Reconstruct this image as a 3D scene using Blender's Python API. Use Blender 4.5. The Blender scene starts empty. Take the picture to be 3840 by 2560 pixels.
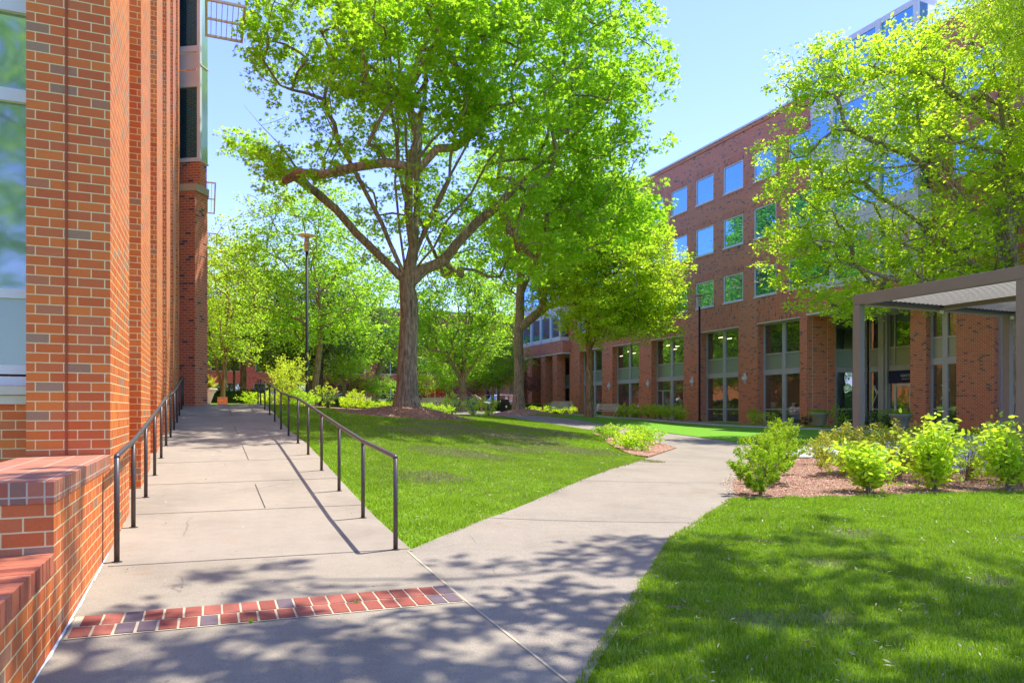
import bpy, math, random
import numpy as np
from mathutils import Vector, Matrix
from mathutils.geometry import delaunay_2d_cdt
R = math.radians
sc = bpy.context.scene
C = sc.collection
rng = np.random.default_rng(7)
random.seed(7)

# ------------------------------------------------------------------ materials
def newmat(name):
    m = bpy.data.materials.new(name); m.use_nodes = True
    nt = m.node_tree
    for n in list(nt.nodes): nt.nodes.remove(n)
    out = nt.nodes.new('ShaderNodeOutputMaterial')
    return m, nt, out
def N(nt, t, **kw):
    n = nt.nodes.new(t)
    for k, v in kw.items():
        if k in n.inputs: n.inputs[k].default_value = v
        else: setattr(n, k, v)
    return n
def L(nt, a, b): nt.links.new(a, b)
def ramp(nt, fac, stops, interp='LINEAR'):
    r = nt.nodes.new('ShaderNodeValToRGB'); r.color_ramp.interpolation = interp
    el = r.color_ramp.elements
    while len(el) < len(stops): el.new(0.5)
    for e, (p, c) in zip(el, stops):
        e.position = p; e.color = (*c, 1) if len(c) == 3 else c
    L(nt, fac, r.inputs['Fac']); return r.outputs['Color']
def mix(nt, fac, a, b, mode='MIX'):
    m = nt.nodes.new('ShaderNodeMix'); m.data_type = 'RGBA'; m.blend_type = mode
    for sock, v in ((m.inputs[0], fac), (m.inputs[6], a), (m.inputs[7], b)):
        if isinstance(v, (int, float)): sock.default_value = v
        elif isinstance(v, tuple): sock.default_value = (*v, 1) if len(v) == 3 else v
        else: L(nt, v, sock)
    return m.outputs[2]
def math_(nt, op, a, b=0.0):
    m = nt.nodes.new('ShaderNodeMath'); m.operation = op
    for s, v in ((m.inputs[0], a), (m.inputs[1], b)):
        if isinstance(v, (int, float)): s.default_value = v
        else: L(nt, v, s)
    return m.outputs[0]
def pbsdf(nt, out, col, rough=0.7, spec=0.3, metal=0.0, bump=None, bstr=0.3, bdist=0.01):
    p = nt.nodes.new('ShaderNodeBsdfPrincipled')
    if isinstance(col, tuple): p.inputs['Base Color'].default_value = (*col, 1)
    else: L(nt, col, p.inputs['Base Color'])
    if isinstance(rough, (int, float)): p.inputs['Roughness'].default_value = rough
    else: L(nt, rough, p.inputs['Roughness'])
    p.inputs['Specular IOR Level'].default_value = spec
    p.inputs['Metallic'].default_value = metal
    if bump is not None:
        b = nt.nodes.new('ShaderNodeBump'); b.inputs['Strength'].default_value = bstr
        b.inputs['Distance'].default_value = bdist
        L(nt, bump, b.inputs['Height']); L(nt, b.outputs[0], p.inputs['Normal'])
    L(nt, p.outputs[0], out.inputs[0]); return p
def noise(nt, scale, detail=4, rough=0.55, vec=None, dist=0.0):
    n = N(nt, 'ShaderNodeTexNoise', Scale=scale, Detail=detail, Roughness=rough, Distortion=dist)
    if vec is not None: L(nt, vec, n.inputs['Vector'])
    return n.outputs['Fac']
def coords(nt): return nt.nodes.new('ShaderNodeTexCoord').outputs['Object']
def geompos(nt): return nt.nodes.new('ShaderNodeNewGeometry').outputs['Position']

def plain(name, col, rough=0.6, spec=0.3, metal=0.0, var=0.12, scale=6.0, bstr=0.1):
    m, nt, out = newmat(name)
    n = noise(nt, scale, 5, vec=geompos(nt))
    c = ramp(nt, n, [(0.3, tuple(x*(1-var) for x in col)), (0.7, tuple(min(1, x*(1+var)) for x in col))])
    pbsdf(nt, out, c, rough, spec, metal, n, bstr, 0.004); return m

def brick_mat(name, cols, mortar, bw=0.203, rh=0.0813, ms=0.0048, offset=0.5, soldier=False, dirt=0.2, bscale=1.0):
    m, nt, out = newmat(name)
    uv = N(nt, 'ShaderNodeUVMap').outputs[0]
    br = N(nt, 'ShaderNodeTexBrick', offset=offset, offset_frequency=2, squash=1.0)
    br.inputs['Color1'].default_value = (0, 0, 0, 1); br.inputs['Color2'].default_value = (1, 1, 1, 1)
    br.inputs['Mortar'].default_value = (0.5, 0.5, 0.5, 1)
    br.inputs['Scale'].default_value = 1.0; br.inputs['Mortar Size'].default_value = ms
    br.inputs['Mortar Smooth'].default_value = 0.15
    br.inputs['Brick Width'].default_value = bw; br.inputs['Row Height'].default_value = rh
    L(nt, uv, br.inputs['Vector'])
    base = ramp(nt, br.outputs['Color'], cols)
    n1 = noise(nt, 60, 3, vec=uv)
    base = mix(nt, 0.5, base, ramp(nt, n1, [(0.3, (0.44, 0.44, 0.44)), (0.7, (0.58, 0.58, 0.58))]), 'OVERLAY')
    n2 = noise(nt, 0.55, 4, vec=uv)
    base = mix(nt, dirt, base, ramp(nt, n2, [(0.35, (0.35, 0.35, 0.35)), (0.65, (0.62, 0.6, 0.58))]), 'OVERLAY')
    mcol = mix(nt, 0.5, mortar, ramp(nt, noise(nt, 9, 4, vec=uv), [(0.3, (0.4, 0.4, 0.4)), (0.7, (0.6, 0.6, 0.6))]), 'OVERLAY')
    col = mix(nt, br.outputs['Fac'], base, mcol)
    h = math_(nt, 'SUBTRACT', math_(nt, 'MULTIPLY', n1, 0.25), br.outputs['Fac'])
    pbsdf(nt, out, col, 0.58, 0.45, 0, h, 0.45, 0.005 * bscale)
    return m

LB = [(0.0, (0.64, 0.13, 0.018)), (0.25, (0.72, 0.18, 0.022)), (0.5, (0.58, 0.11, 0.016)), (0.87, (0.58, 0.15, 0.04)), (0.91, (0.46, 0.16, 0.07)), (0.96, (0.34, 0.18, 0.10)), (1.0, (0.37, 0.21, 0.125))]
CP = [(0.0, (0.42, 0.125, 0.065)), (0.3, (0.48, 0.155, 0.08)), (0.6, (0.37, 0.10, 0.052)), (0.86, (0.45, 0.16, 0.09)), (0.93, (0.24, 0.13, 0.09)), (1.0, (0.21, 0.125, 0.09))]
RB = [(0.0, (0.54, 0.145, 0.066)), (0.3, (0.61, 0.175, 0.074)), (0.6, (0.50, 0.13, 0.062)), (0.88, (0.56, 0.18, 0.09)), (0.93, (0.17, 0.08, 0.07)), (1.0, (0.10, 0.065, 0.065))]
M = {}
M['brick'] = brick_mat('brick_orange', LB, (0.74, 0.60, 0.30))
M['brick_rowlock'] = brick_mat('brick_rowlock', CP, (0.50, 0.42, 0.30), bw=0.0813, rh=0.21, offset=0.0)
M['brick_coping'] = brick_mat('brick_coping_top', CP, (0.52, 0.43, 0.30), bw=0.205, rh=0.0813, offset=0.0)
M['rbrick'] = brick_mat('brick_red', RB, (0.70, 0.50, 0.33), ms=0.0055)
M['rsoldier'] = brick_mat('brick_red_soldier', RB, (0.50, 0.34, 0.22), bw=0.0813, rh=0.24, offset=0.0, ms=0.0055)
M['fbrick'] = brick_mat('brick_far', RB, (0.35, 0.25, 0.22), ms=0.005)

def N_col(nt, g):
    n = N(nt, 'ShaderNodeTexNoise', Scale=1.5, Detail=4.0); L(nt, g, n.inputs['Vector']); return n.outputs['Color']
def concrete(name, col, speck=0.25, stain=0.35):
    m, nt, out = newmat(name)
    g = geompos(nt)
    n1 = noise(nt, 0.9, 6, 0.6, g); n2 = noise(nt, 120, 2, 0.6, g); n3 = noise(nt, 7, 5, 0.65, g)
    base = ramp(nt, n1, [(0.3, tuple(x*(1-stain*0.55) for x in col)), (0.5, col), (0.72, tuple(min(1, x*(1+stain*0.3)) for x in col))])
    base = mix(nt, speck*1.6, base, ramp(nt, n2, [(0.38, (0.3, 0.3, 0.3)), (0.62, (0.66, 0.66, 0.66))]), 'OVERLAY')
    base = mix(nt, 0.35, base, ramp(nt, n3, [(0.3, (0.42, 0.41, 0.4)), (0.7, (0.57, 0.57, 0.57))]), 'OVERLAY')
    n4 = noise(nt, 2.3, 3, 0.5, g)
    base = mix(nt, ramp(nt, n4, [(0.70, (0, 0, 0)), (0.78, (0.35, 0.35, 0.35))]), base, tuple(x*0.62 for x in col))
    # hairline cracks, rusty soil stains and dark water marks
    vw = N(nt, 'ShaderNodeTexVoronoi', Scale=0.42, feature='DISTANCE_TO_EDGE'); wv = mix(nt, .25, g, N_col(nt, g)); L(nt, wv, vw.inputs['Vector'])
    crack = math_(nt, 'MULTIPLY', ramp(nt, vw.outputs['Distance'], [(0.0, (1, 1, 1)), (0.0035, (0, 0, 0))]), ramp(nt, noise(nt, .8, 2, .5, g), [(.52, (0, 0, 0)), (.6, (1, 1, 1))]))
    base = mix(nt, math_(nt, 'MULTIPLY', crack, .55), base, tuple(x*.35 for x in col))
    base = mix(nt, ramp(nt, noise(nt, 1.1, 5, .65, g, .5), [(.6, (0, 0, 0)), (.75, (.45, .45, .45))]), base, (col[0]*.92, col[1]*.68, col[2]*.5))
    base = mix(nt, ramp(nt, noise(nt, 14, 2, .5, g), [(.735, (0, 0, 0)), (.75, (.5, .5, .5))]), base, tuple(x*.4 for x in col))
    pbsdf(nt, out, base, 0.85, 0.2, 0, n2, 0.25, 0.003); return m
M['conc'] = concrete('concrete_pavement', (0.28, 0.24, 0.18))
M['conc_ramp'] = concrete('concrete_ramp', (0.29, 0.248, 0.19), 0.15, 0.3)
M['conc_path'] = concrete('concrete_path_aggregate', (0.275, 0.237, 0.183), 0.4, 0.3)
M['conc_pale'] = concrete('concrete_pale', (0.46, 0.41, 0.38), 0.15, 0.2)
M['stone'] = concrete('stone_cap', (0.50, 0.42, 0.28), 0.15, 0.3)
M['joint'] = plain('joint_dark', (0.07, 0.06, 0.05), 0.95)
M['asphalt'] = plain('asphalt', (0.07, 0.07, 0.07), 0.9)

def ground_mat():
    m, nt, out = newmat('lawn_soil_grass')
    g = geompos(nt)
    n1 = noise(nt, 0.45, 5, 0.6, g); n2 = noise(nt, 30, 4, 0.7, g); n3 = noise(nt, 1.6, 4, 0.55, g)
    base = ramp(nt, n2, [(0.3, (0.08, 0.13, 0.012)), (0.5, (0.17, 0.30, 0.018)), (0.7, (0.28, 0.43, 0.03))])
    dry = ramp(nt, n2, [(0.3, (0.2, 0.18, 0.09)), (0.7, (0.40, 0.36, 0.2))])
    f = math_(nt, 'MULTIPLY', ramp(nt, n1, [(0.54, (0, 0, 0)), (0.68, (1, 1, 1))]), ramp(nt, n3, [(0.4, (0, 0, 0)), (0.62, (1, 1, 1))]))
    col = mix(nt, f, base, dry)
    pbsdf(nt, out, col, 0.9, 0.1, 0, n2, 0.6, 0.03); return m
M['ground'] = ground_mat()
def turf_mat():
    m, nt, out = newmat('artificial_turf'); g = geompos(nt)
    n = noise(nt, 60, 3, 0.7, g)
    c = ramp(nt, n, [(0.3, (0.09, 0.23, 0.012)), (0.7, (0.17, 0.38, 0.02))])
    pbsdf(nt, out, c, 0.85, 0.15, 0, n, 0.5, 0.02); return m
M['turf'] = turf_mat()
def island_random(nt): return nt.nodes.new('ShaderNodeNewGeometry').outputs['Random Per Island']
def leaf_mat(name, cols, trans, tw=0.45, rough=0.45, spec=0.4, bigs=0.7, bmix=0.5):
    m, nt, out = newmat(name)
    ri = island_random(nt)
    col = ramp(nt, ri, [(i/(len(cols)-1), c) for i, c in enumerate(cols)])
    big = noise(nt, bigs, 3, 0.6, geompos(nt))
    col = mix(nt, bmix, col, ramp(nt, big, [(0.35, (0.36, 0.38, 0.36)), (0.65, (0.62, 0.62, 0.55))]), 'OVERLAY')
    p = nt.nodes.new('ShaderNodeBsdfPrincipled'); L(nt, col, p.inputs['Base Color'])
    p.inputs['Roughness'].default_value = rough; p.inputs['Specular IOR Level'].default_value = spec
    t = nt.nodes.new('ShaderNodeBsdfTranslucent')
    tc = mix(nt, 1.0, col, trans, 'MIX') if False else mix(nt, 0.65, col, trans)
    L(nt, tc, t.inputs['Color'])
    mx = nt.nodes.new('ShaderNodeMixShader'); mx.inputs[0].default_value = tw
    L(nt, p.outputs[0], mx.inputs[1]); L(nt, t.outputs[0], mx.inputs[2]); L(nt, mx.outputs[0], out.inputs[0])
    return m
M['grass'] = leaf_mat('grass_blade', [(0.09, 0.21, 0.010), (0.14, 0.28, 0.012), (0.22, 0.39, 0.016), (0.29, 0.43, 0.03), (0.45, 0.47, 0.20)], (0.50, 0.74, 0.02), 0.42, 0.42, 0.3, 1.6, 0.9)
M['drygrass'] = leaf_mat('dry_grass_blade', [(0.12, 0.22, 0.04), (0.32, 0.30, 0.14), (0.45, 0.40, 0.24)], (0.4, 0.42, 0.15), 0.3)
M['leaf_oak'] = leaf_mat('leaf_oak', [(0.07, 0.20, 0.010), (0.14, 0.33, 0.014), (0.21, 0.45, 0.018), (0.30, 0.56, 0.03)], (0.62, 0.98, 0.03), 0.64)
M['leaf_mid'] = leaf_mat('leaf_mid_green', [(0.09, 0.23, 0.018), (0.17, 0.37, 0.022), (0.27, 0.52, 0.03)], (0.64, 0.97, 0.05), 0.64)
M['leaf_bright'] = leaf_mat('leaf_yellow_green', [(0.20, 0.40, 0.012), (0.32, 0.56, 0.018), (0.46, 0.70, 0.03)], (0.82, 1.0, 0.04), 0.62)
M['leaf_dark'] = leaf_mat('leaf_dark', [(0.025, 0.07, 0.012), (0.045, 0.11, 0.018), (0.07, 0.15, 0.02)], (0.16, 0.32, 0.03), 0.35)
M['leaf_purple'] = leaf_mat('leaf_purple', [(0.16, 0.05, 0.06), (0.24, 0.09, 0.09), (0.30, 0.15, 0.13)], (0.45, 0.18, 0.14), 0.4)
M['leaf_lime'] = leaf_mat('leaf_lime', [(0.32, 0.52, 0.02), (0.44, 0.66, 0.03), (0.56, 0.76, 0.06)], (0.85, 1.0, 0.05), 0.55)
M['leaf_yellow'] = leaf_mat('leaf_gold_tinged', [(0.22, 0.34, 0.03), (0.32, 0.44, 0.04), (0.48, 0.42, 0.05), (0.5, 0.26, 0.05)], (0.6, 0.66, 0.06), 0.45)
M['leaf_box'] = leaf_mat('leaf_boxwood', [(0.12, 0.25, 0.010), (0.22, 0.39, 0.014), (0.36, 0.54, 0.03)], (0.6, 0.8, 0.02), 0.45, 0.5, 0.25)
def bark_mat(name, c1, c2, scale=1.0):
    m, nt, out = newmat(name)
    g = geompos(nt)
    mp = N(nt, 'ShaderNodeMapping'); mp.inputs['Scale'].default_value = (14*scale, 14*scale, 2.4*scale); L(nt, g, mp.inputs[0])
    n = noise(nt, 1.0, 6, 0.7, mp.outputs[0], 0.6)
    n2 = noise(nt, 1.2, 3, 0.5, g)
    c = ramp(nt, n, [(0.32, tuple(x*0.35 for x in c1)), (0.5, c1), (0.7, c2)])
    c = mix(nt, 0.4, c, ramp(nt, n2, [(0.35, (0.4, 0.4, 0.38)), (0.65, (0.6, 0.6, 0.6))]), 'OVERLAY')
    pbsdf(nt, out, c, 0.9, 0.15, 0, n, 0.9, 0.03); return m
M['bark'] = bark_mat('bark_grey_brown', (0.28, 0.22, 0.155), (0.52, 0.44, 0.33))
M['bark_tan'] = bark_mat('bark_shaggy_tan', (0.27, 0.17, 0.10), (0.45, 0.32, 0.2), 0.8)
M['bark_dark'] = bark_mat('bark_dark', (0.07, 0.05, 0.04), (0.14, 0.10, 0.075))
def mulch_mat():
    m, nt, out = newmat('mulch'); g = geompos(nt)
    n = noise(nt, 28, 5, 0.75, g, 1.2); n2 = noise(nt, 1.5, 3, 0.5, g)
    v = N(nt, 'ShaderNodeTexVoronoi', Scale=45.0); L(nt, g, v.inputs['Vector'])
    c = ramp(nt, n, [(0.28, (0.16, 0.075, 0.045)), (0.5, (0.44, 0.25, 0.17)), (0.72, (0.66, 0.47, 0.35))])
    c = mix(nt, 0.5, c, v.outputs['Color'], 'SOFT_LIGHT')
    c = mix(nt, 0.4, c, ramp(nt, n2, [(0.35, (0.42, 0.4, 0.4)), (0.65, (0.58, 0.58, 0.58))]), 'OVERLAY')
    pbsdf(nt, out, c, 0.95, 0.1, 0, n, 1.0, 0.05); return m
M['mulch'] = mulch_mat()
m, nt, out = newmat('mulch_chip'); pbsdf(nt, out, ramp(nt, island_random(nt), [(0, (0.16, 0.07, 0.04)), (0.3, (0.42, 0.2, 0.12)), (0.7, (0.6, 0.39, 0.27)), (1, (0.75, 0.62, 0.5))]), 0.9); M['chip'] = m
m, nt, out = newmat('paver_brick'); pbsdf(nt, out, mix(nt, 0.4, ramp(nt, island_random(nt), [(0, (0.27, 0.075, 0.05)), (0.4, (0.32, 0.10, 0.068)), (0.75, (0.24, 0.065, 0.045)), (0.88, (0.14, 0.10, 0.11)), (1, (0.17, 0.13, 0.14))], 'CONSTANT'), ramp(nt, noise(nt, 40, 4, 0.6, geompos(nt)), [(0.3, (0.38, 0.38, 0.38)), (0.7, (0.62, 0.62, 0.62))]), 'OVERLAY'), 0.8, 0.2, 0, noise(nt, 90, 2, 0.5, geompos(nt)), 0.3, 0.003); M['paver'] = m

M['rail'] = plain('rail_bronze_paint', (0.085, 0.068, 0.062), 0.38, 0.5, 0.2, 0.15, 20)
M['white'] = plain('white_aluminium', (0.66, 0.68, 0.70), 0.4, 0.4, 0.0, 0.04, 2)
M['cream'] = plain('cream_trim', (0.62, 0.58, 0.46), 0.5, 0.3, 0, 0.05)
M['grey_alu'] = plain('grey_aluminium', (0.42, 0.44, 0.48), 0.4, 0.4, 0.2, 0.05, 2)
M['sealant'] = plain('red_sealant', (0.33, 0.075, 0.03), 0.6, 0.3, 0, 0.1, 30)
M['caulk'] = plain('white_caulk', (0.72, 0.72, 0.70), 0.7, 0.2, 0, 0.1, 30, 0.4)
M['taupe'] = plain('taupe_steel', (0.205, 0.18, 0.155), 0.45, 0.4, 0.0, 0.05, 3)
M['slat'] = plain('pergola_slat', (0.36, 0.33, 0.28), 0.5, 0.3, 0, 0.05)
M['black'] = plain('black_metal', (0.018, 0.018, 0.02), 0.45, 0.4)
M['pole'] = plain('lamp_pole_paint', (0.012, 0.02, 0.032), 0.6, 0.25)
M['lampdisc'] = plain('lamp_disc', (0.62, 0.55, 0.46), 0.5)
M['lampglass'] = plain('lamp_amber_glass', (0.50, 0.40, 0.2), 0.3, 0.5)
M['bench'] = plain('bench_metal', (0.50, 0.48, 0.44), 0.5, 0.4)
M['potstone'] = concrete('pot_concrete', (0.36, 0.35, 0.30), 0.2, 0.4)
M['urn'] = concrete('urn_cream', (0.62, 0.56, 0.42), 0.1, 0.2)
M['navy'] = plain('navy_sign', (0.012, 0.025, 0.10), 0.45, 0.3, 0, 0.25, 30)
M['textw'] = plain('white_lettering', (0.75, 0.76, 0.78), 0.5)
M['red'] = plain('red_panel', (0.5, 0.03, 0.04), 0.5)
M['bluebin'] = plain('blue_bin', (0.02, 0.09, 0.22), 0.45)
M['wood'] = plain('table_top', (0.25, 0.15, 0.09), 0.6)
M['soffit'] = plain('soffit_white', (0.70, 0.70, 0.68), 0.6)
M['paver_walk'] = plain('grey_patio', (0.40, 0.39, 0.39), 0.85, 0.2, 0, 0.1, 3)
def glass_mat(name, tint, refl=0.5, rough=0.02, wav=0.35, gc=(0.86, 0.95, 1.0)):
    m, nt, out = newmat(name)
    d = N(nt, 'ShaderNodeBsdfPrincipled'); d.inputs['Base Color'].default_value = (*tint, 1); d.inputs['Roughness'].default_value = 0.25
    g = N(nt, 'ShaderNodeBsdfGlossy'); g.inputs['Roughness'].default_value = rough; g.inputs['Color'].default_value = (*gc, 1)
    b = N(nt, 'ShaderNodeBump'); b.inputs['Strength'].default_value = wav; b.inputs['Distance'].default_value = 0.02
    L(nt, noise(nt, 0.7, 2, 0.5, geompos(nt)), b.inputs['Height']); L(nt, b.outputs[0], g.inputs['Normal'])
    fr = N(nt, 'ShaderNodeFresnel'); fr.inputs[0].default_value = 1.7
    f = math_(nt, 'MINIMUM', math_(nt, 'ADD', fr.outputs[0], refl), 0.95)
    mx = N(nt, 'ShaderNodeMixShader'); L(nt, f, mx.inputs[0]); L(nt, d.outputs[0], mx.inputs[1]); L(nt, g.outputs[0], mx.inputs[2])
    L(nt, mx.outputs[0], out.inputs[0]); return m
M['glass'] = glass_mat('window_glass_blue', (0.03, 0.10, 0.15), 0.50, gc=(0.30, 0.66, 0.90))
M['glass_dark'] = glass_mat('window_glass_dark', (0.008, 0.018, 0.018), 0.20, 0.02, 0.5)
M['glass_frost'] = glass_mat('spandrel_glass_green', (0.17, 0.25, 0.23), 0.10, 0.3)
M['glass_left'] = glass_mat('window_glass_near', (0.09, 0.14, 0.12), 0.25, 0.05, 0.6)
M['lightw'] = None
m, nt, out = newmat('ceiling_lamp_glow'); e = N(nt, 'ShaderNodeEmission'); e.inputs[0].default_value = (1, 0.75, 0.4, 1); e.inputs[1].default_value = 1.2; L(nt, e.outputs[0], out.inputs[0]); M['lightw'] = m
M['car_white'] = plain('car_paint_white', (0.62, 0.64, 0.66), 0.2, 0.6, 0, 0.03)
M['car_silver'] = plain('car_paint_silver', (0.50, 0.52, 0.54), 0.22, 0.6, 0.3, 0.03)
M['tyre'] = plain('tyre', (0.02, 0.02, 0.02), 0.9)
M['skin'] = plain('skin', (0.45, 0.25, 0.18), 0.6)
M['hair'] = plain('hair_blond', (0.34, 0.22, 0.11), 0.7)
M['vest'] = plain('vest_grey', (0.42, 0.43, 0.42), 0.8)
M['shorts'] = plain('shorts_black', (0.02, 0.02, 0.025), 0.8)

# ------------------------------------------------------------------ objects
def tag(o, label=None, cat=None, group=None, kind=None):
    if label: o['label'] = label
    if cat: o['category'] = cat
    if group: o['group'] = group
    if kind: o['kind'] = kind
    return o
def empty(name, loc, label, cat, group=None, rz=0):
    o = bpy.data.objects.new(name, None); C.objects.link(o); o.location = loc; o.rotation_euler.z = rz
    o.empty_display_size = 0.2
    return tag(o, label, cat, group)
def kids(o): return [x for x in bpy.data.objects if x.parent == o]
def copy_tree(o, parent=None):
    c = o.copy(); C.objects.link(c); c.parent = parent
    for ch in kids(o): copy_tree(ch, c)
    return c

class MB:
    def __init__(s): s.v = []; s.f = []; s.m = []
    def face(s, pts, m=0):
        n = len(s.v); s.v.extend([tuple(p) for p in pts]); s.f.append(tuple(range(n, n+len(pts)))); s.m.append(m); return s
    def box(s, x0, x1, y0, y1, z0, z1, m=0, mt=None):
        n = len(s.v)
        s.v += [(x0,y0,z0),(x1,y0,z0),(x1,y1,z0),(x0,y1,z0),(x0,y0,z1),(x1,y0,z1),(x1,y1,z1),(x0,y1,z1)]
        for i, q in enumerate(((0,3,2,1),(4,5,6,7),(0,1,5,4),(1,2,6,5),(2,3,7,6),(3,0,4,7))):
            s.f.append(tuple(n+k for k in q)); s.m.append(mt if (mt is not None and i == 1) else m)
        return s
    def prism(s, poly, z0, z1, m=0):
        n = len(s.v); k = len(poly)
        s.v += [(p[0], p[1], z0) for p in poly] + [(p[0], p[1], z1) for p in poly]
        s.f.append(tuple(reversed(range(n, n+k)))); s.m.append(m)
        s.f.append(tuple(range(n+k, n+2*k))); s.m.append(m)
        for i in range(k):
            j = (i+1) % k; s.f.append((n+i, n+j, n+k+j, n+k+i)); s.m.append(m)
        return s
    def tube(s, pts, rad, n=8, m=0, cap=True):
        pts = [Vector(p) for p in pts]
        if not hasattr(rad, '__len__'): rad = [rad]*len(pts)
        base = len(s.v); up = Vector((0, 0, 1)); prev = None
        for i, p in enumerate(pts):
            t = (pts[min(i+1, len(pts)-1)] - pts[max(i-1, 0)]).normalized()
            if prev is None:
                a = t.cross(up)
                if a.length < 0.05: a = t.cross(Vector((1, 0, 0)))
                a.normalize()
            else:
                a = prev - t*prev.dot(t); a.normalize()
            prev = a; b = t.cross(a)
            for k in range(n):
                th = 2*math.pi*k/n
                q = p + (a*math.cos(th) + b*math.sin(th))*rad[i]; s.v.append(tuple(q))
        for i in range(len(pts)-1):
            for k in range(n):
                k2 = (k+1) % n; s.f.append((base+i*n+k, base+i*n+k2, base+(i+1)*n+k2, base+(i+1)*n+k)); s.m.append(m)
        if cap:
            s.f.append(tuple(base+k for k in reversed(range(n)))); s.m.append(m)
            e = base+(len(pts)-1)*n; s.f.append(tuple(e+k for k in range(n))); s.m.append(m)
        return s
    def lathe(s, prof, c=(0, 0, 0), n=24, m=0):
        base = len(s.v)
        for r, z in prof:
            for k in range(n):
                th = 2*math.pi*k/n; s.v.append((c[0]+r*math.cos(th), c[1]+r*math.sin(th), c[2]+z))
        for i in range(len(prof)-1):
            for k in range(n):
                k2 = (k+1) % n; s.f.append((base+i*n+k, base+i*n+k2, base+(i+1)*n+k2, base+(i+1)*n+k)); s.m.append(m)
        return s
    def build(s, name, mat, parent=None, smooth=False, loc=None, bevel=0):
        me = bpy.data.meshes.new(name); me.from_pydata(s.v, [], s.f)
        mats = mat if isinstance(mat, (list, tuple)) else [mat]
        for mm in mats: me.materials.append(mm)
        if len(mats) > 1: me.polygons.foreach_set('material_index', s.m)
        uv = me.uv_layers.new(name='UVMap')
        for p in me.polygons:
            nrm = p.normal
            if abs(nrm.z) > 0.75: 
                for li in p.loop_indices:
                    co = me.vertices[me.loops[li].vertex_index].co; uv.data[li].uv = (co.x, co.y)
            else:
                t = Vector((-nrm.y, nrm.x, 0)).normalized()
                if abs(t.x) + abs(t.y) < 0.1: t = Vector((1, 0, 0))
                if t.x + t.y*1.01 < 0: t = -t
                for li in p.loop_indices:
                    co = me.vertices[me.loops[li].vertex_index].co; uv.data[li].uv = (co.x*t.x + co.y*t.y, co.z)
        if smooth: me.polygons.foreach_set('use_smooth', [True]*len(me.polygons))
        o = bpy.data.objects.new(name, me); C.objects.link(o)
        if parent: o.parent = parent
        if loc: o.location = loc
        if bevel:
            b = o.modifiers.new('bevel', 'BEVEL'); b.width = bevel; b.segments = 2; b.limit_method = 'ANGLE'
        return o

def np_mesh(name, V, F, mat, parent=None, smooth=False):
    """V (n,3), F (m,3) tri array"""
    me = bpy.data.meshes.new(name); me.vertices.add(len(V)); me.vertices.foreach_set('co', np.asarray(V, dtype=np.float32).ravel())
    k = F.shape[1]; me.loops.add(F.size); me.loops.foreach_set('vertex_index', F.astype(np.int32).ravel())
    me.polygons.add(len(F)); me.polygons.foreach_set('loop_start', np.arange(0, F.size, k, dtype=np.int32))
    if smooth: me.polygons.foreach_set('use_smooth', np.ones(len(F), dtype=bool))
    me.update(calc_edges=True); me.materials.append(mat)
    o = bpy.data.objects.new(name, me); C.objects.link(o)
    if parent: o.parent = parent
    return o

# ------------------------------------------------------------------ terrain
RY = [-6, 3.2, 4.9, 6.5, 8, 9.6, 11.1, 12.7, 14.2, 15.9, 17.6, 19.3, 20.9, 22.7, 24.5, 25.7, 60]
RZ = [-.07, -.045, -.015, .045, .12, .25, .38, .53, .66, .74, .84, .99, 1.15, 1.30, 1.455, 1.475, 1.475]
def ramp_z(x, y):
    z = np.interp(y, RY, RZ); cross = np.clip((x-0.4)*-0.028, -0.05, 0.05)
    return z + cross*np.clip((12-y)/6, 0, 1)
ctl = [(-3,-4,-.2),(3,-4,-.14),(10,-4,-.1),(18,-4,-.1),(0,0,-.17),(3,0,-.14),(8,0,-.08),(15,0,-.05),(30,0,.1),
 (-3,4.5,-.17),(.6,4.9,-.13),(2.2,5.2,-.09),(1.57,3.1,-.115),(4.5,6.1,-.0),(6.8,7.9,.05),(11.1,6.7,.07),(10,14.85,.09),(13.2,18,.11),
 (12.65,11.6,.09),(16.4,16,.12),(7.4,8,.06),(14,9,.09),(20,10,.15),(16.3,28,.3),(17,43,.86),(22,58,1.05),(32,25,.36),(32,31,.38),(32,38,.42),(32,50,.62),(36,60,.95),
 (26.5,34,.40),(27.3,27,.33),(29,24,.34),(24.4,21.4,.26),(17.8,17.1,.13),(19.6,30.5,.3),(16.9,36.3,.62),(16.5,49.5,.98),
 (6.6,22.6,.97),(8.8,24,.88),(5.0,24,1.05),(6.6,28,1.05),(4.4,36,1.42),(6.2,46,1.5),(3,60,1.45),(0,80,1.35),(-10,40,1.4),
 (19.3,41.5,.93),(21,42,.95),(30,79,1.05),(45,79,1.0),(45,30,.4),(45,0,.2),(20,66,1.08),(10,66,1.2),(0,100,1.2),(30,100,1.0),
 (5,14,.38),(8,18,.45),(3.5,9,.07),(11,26,.62),(12,35,.92),(9,45,1.25)]
for y in (7.5, 9.6, 12.7, 15.9, 19.3, 22.7, 25.7, 30):
    ctl.append((1.9, y, float(ramp_z(1.75, y))-.035)); ctl.append((-.6, y, float(ramp_z(0, y))-.25))
cp = np.array(ctl)
def _U(r2): return np.where(r2 > 1e-9, r2*np.log(np.maximum(r2, 1e-9)), 0)
def _tps_fit(P, z, lam=0.3):
    n = len(P); K = _U(((P[:,None]-P[None])**2).sum(-1)) + lam*np.eye(n)
    A = np.zeros((n+3, n+3)); A[:n,:n] = K; A[:n,n] = 1; A[:n,n+1:] = P; A[n,:n] = 1; A[n+1:,:n] = P.T
    return np.linalg.solve(A, np.concatenate([z, np.zeros(3)]))
_P = cp[:, :2]/10; _w = _tps_fit(_P, cp[:, 2], 0.002)
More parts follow.
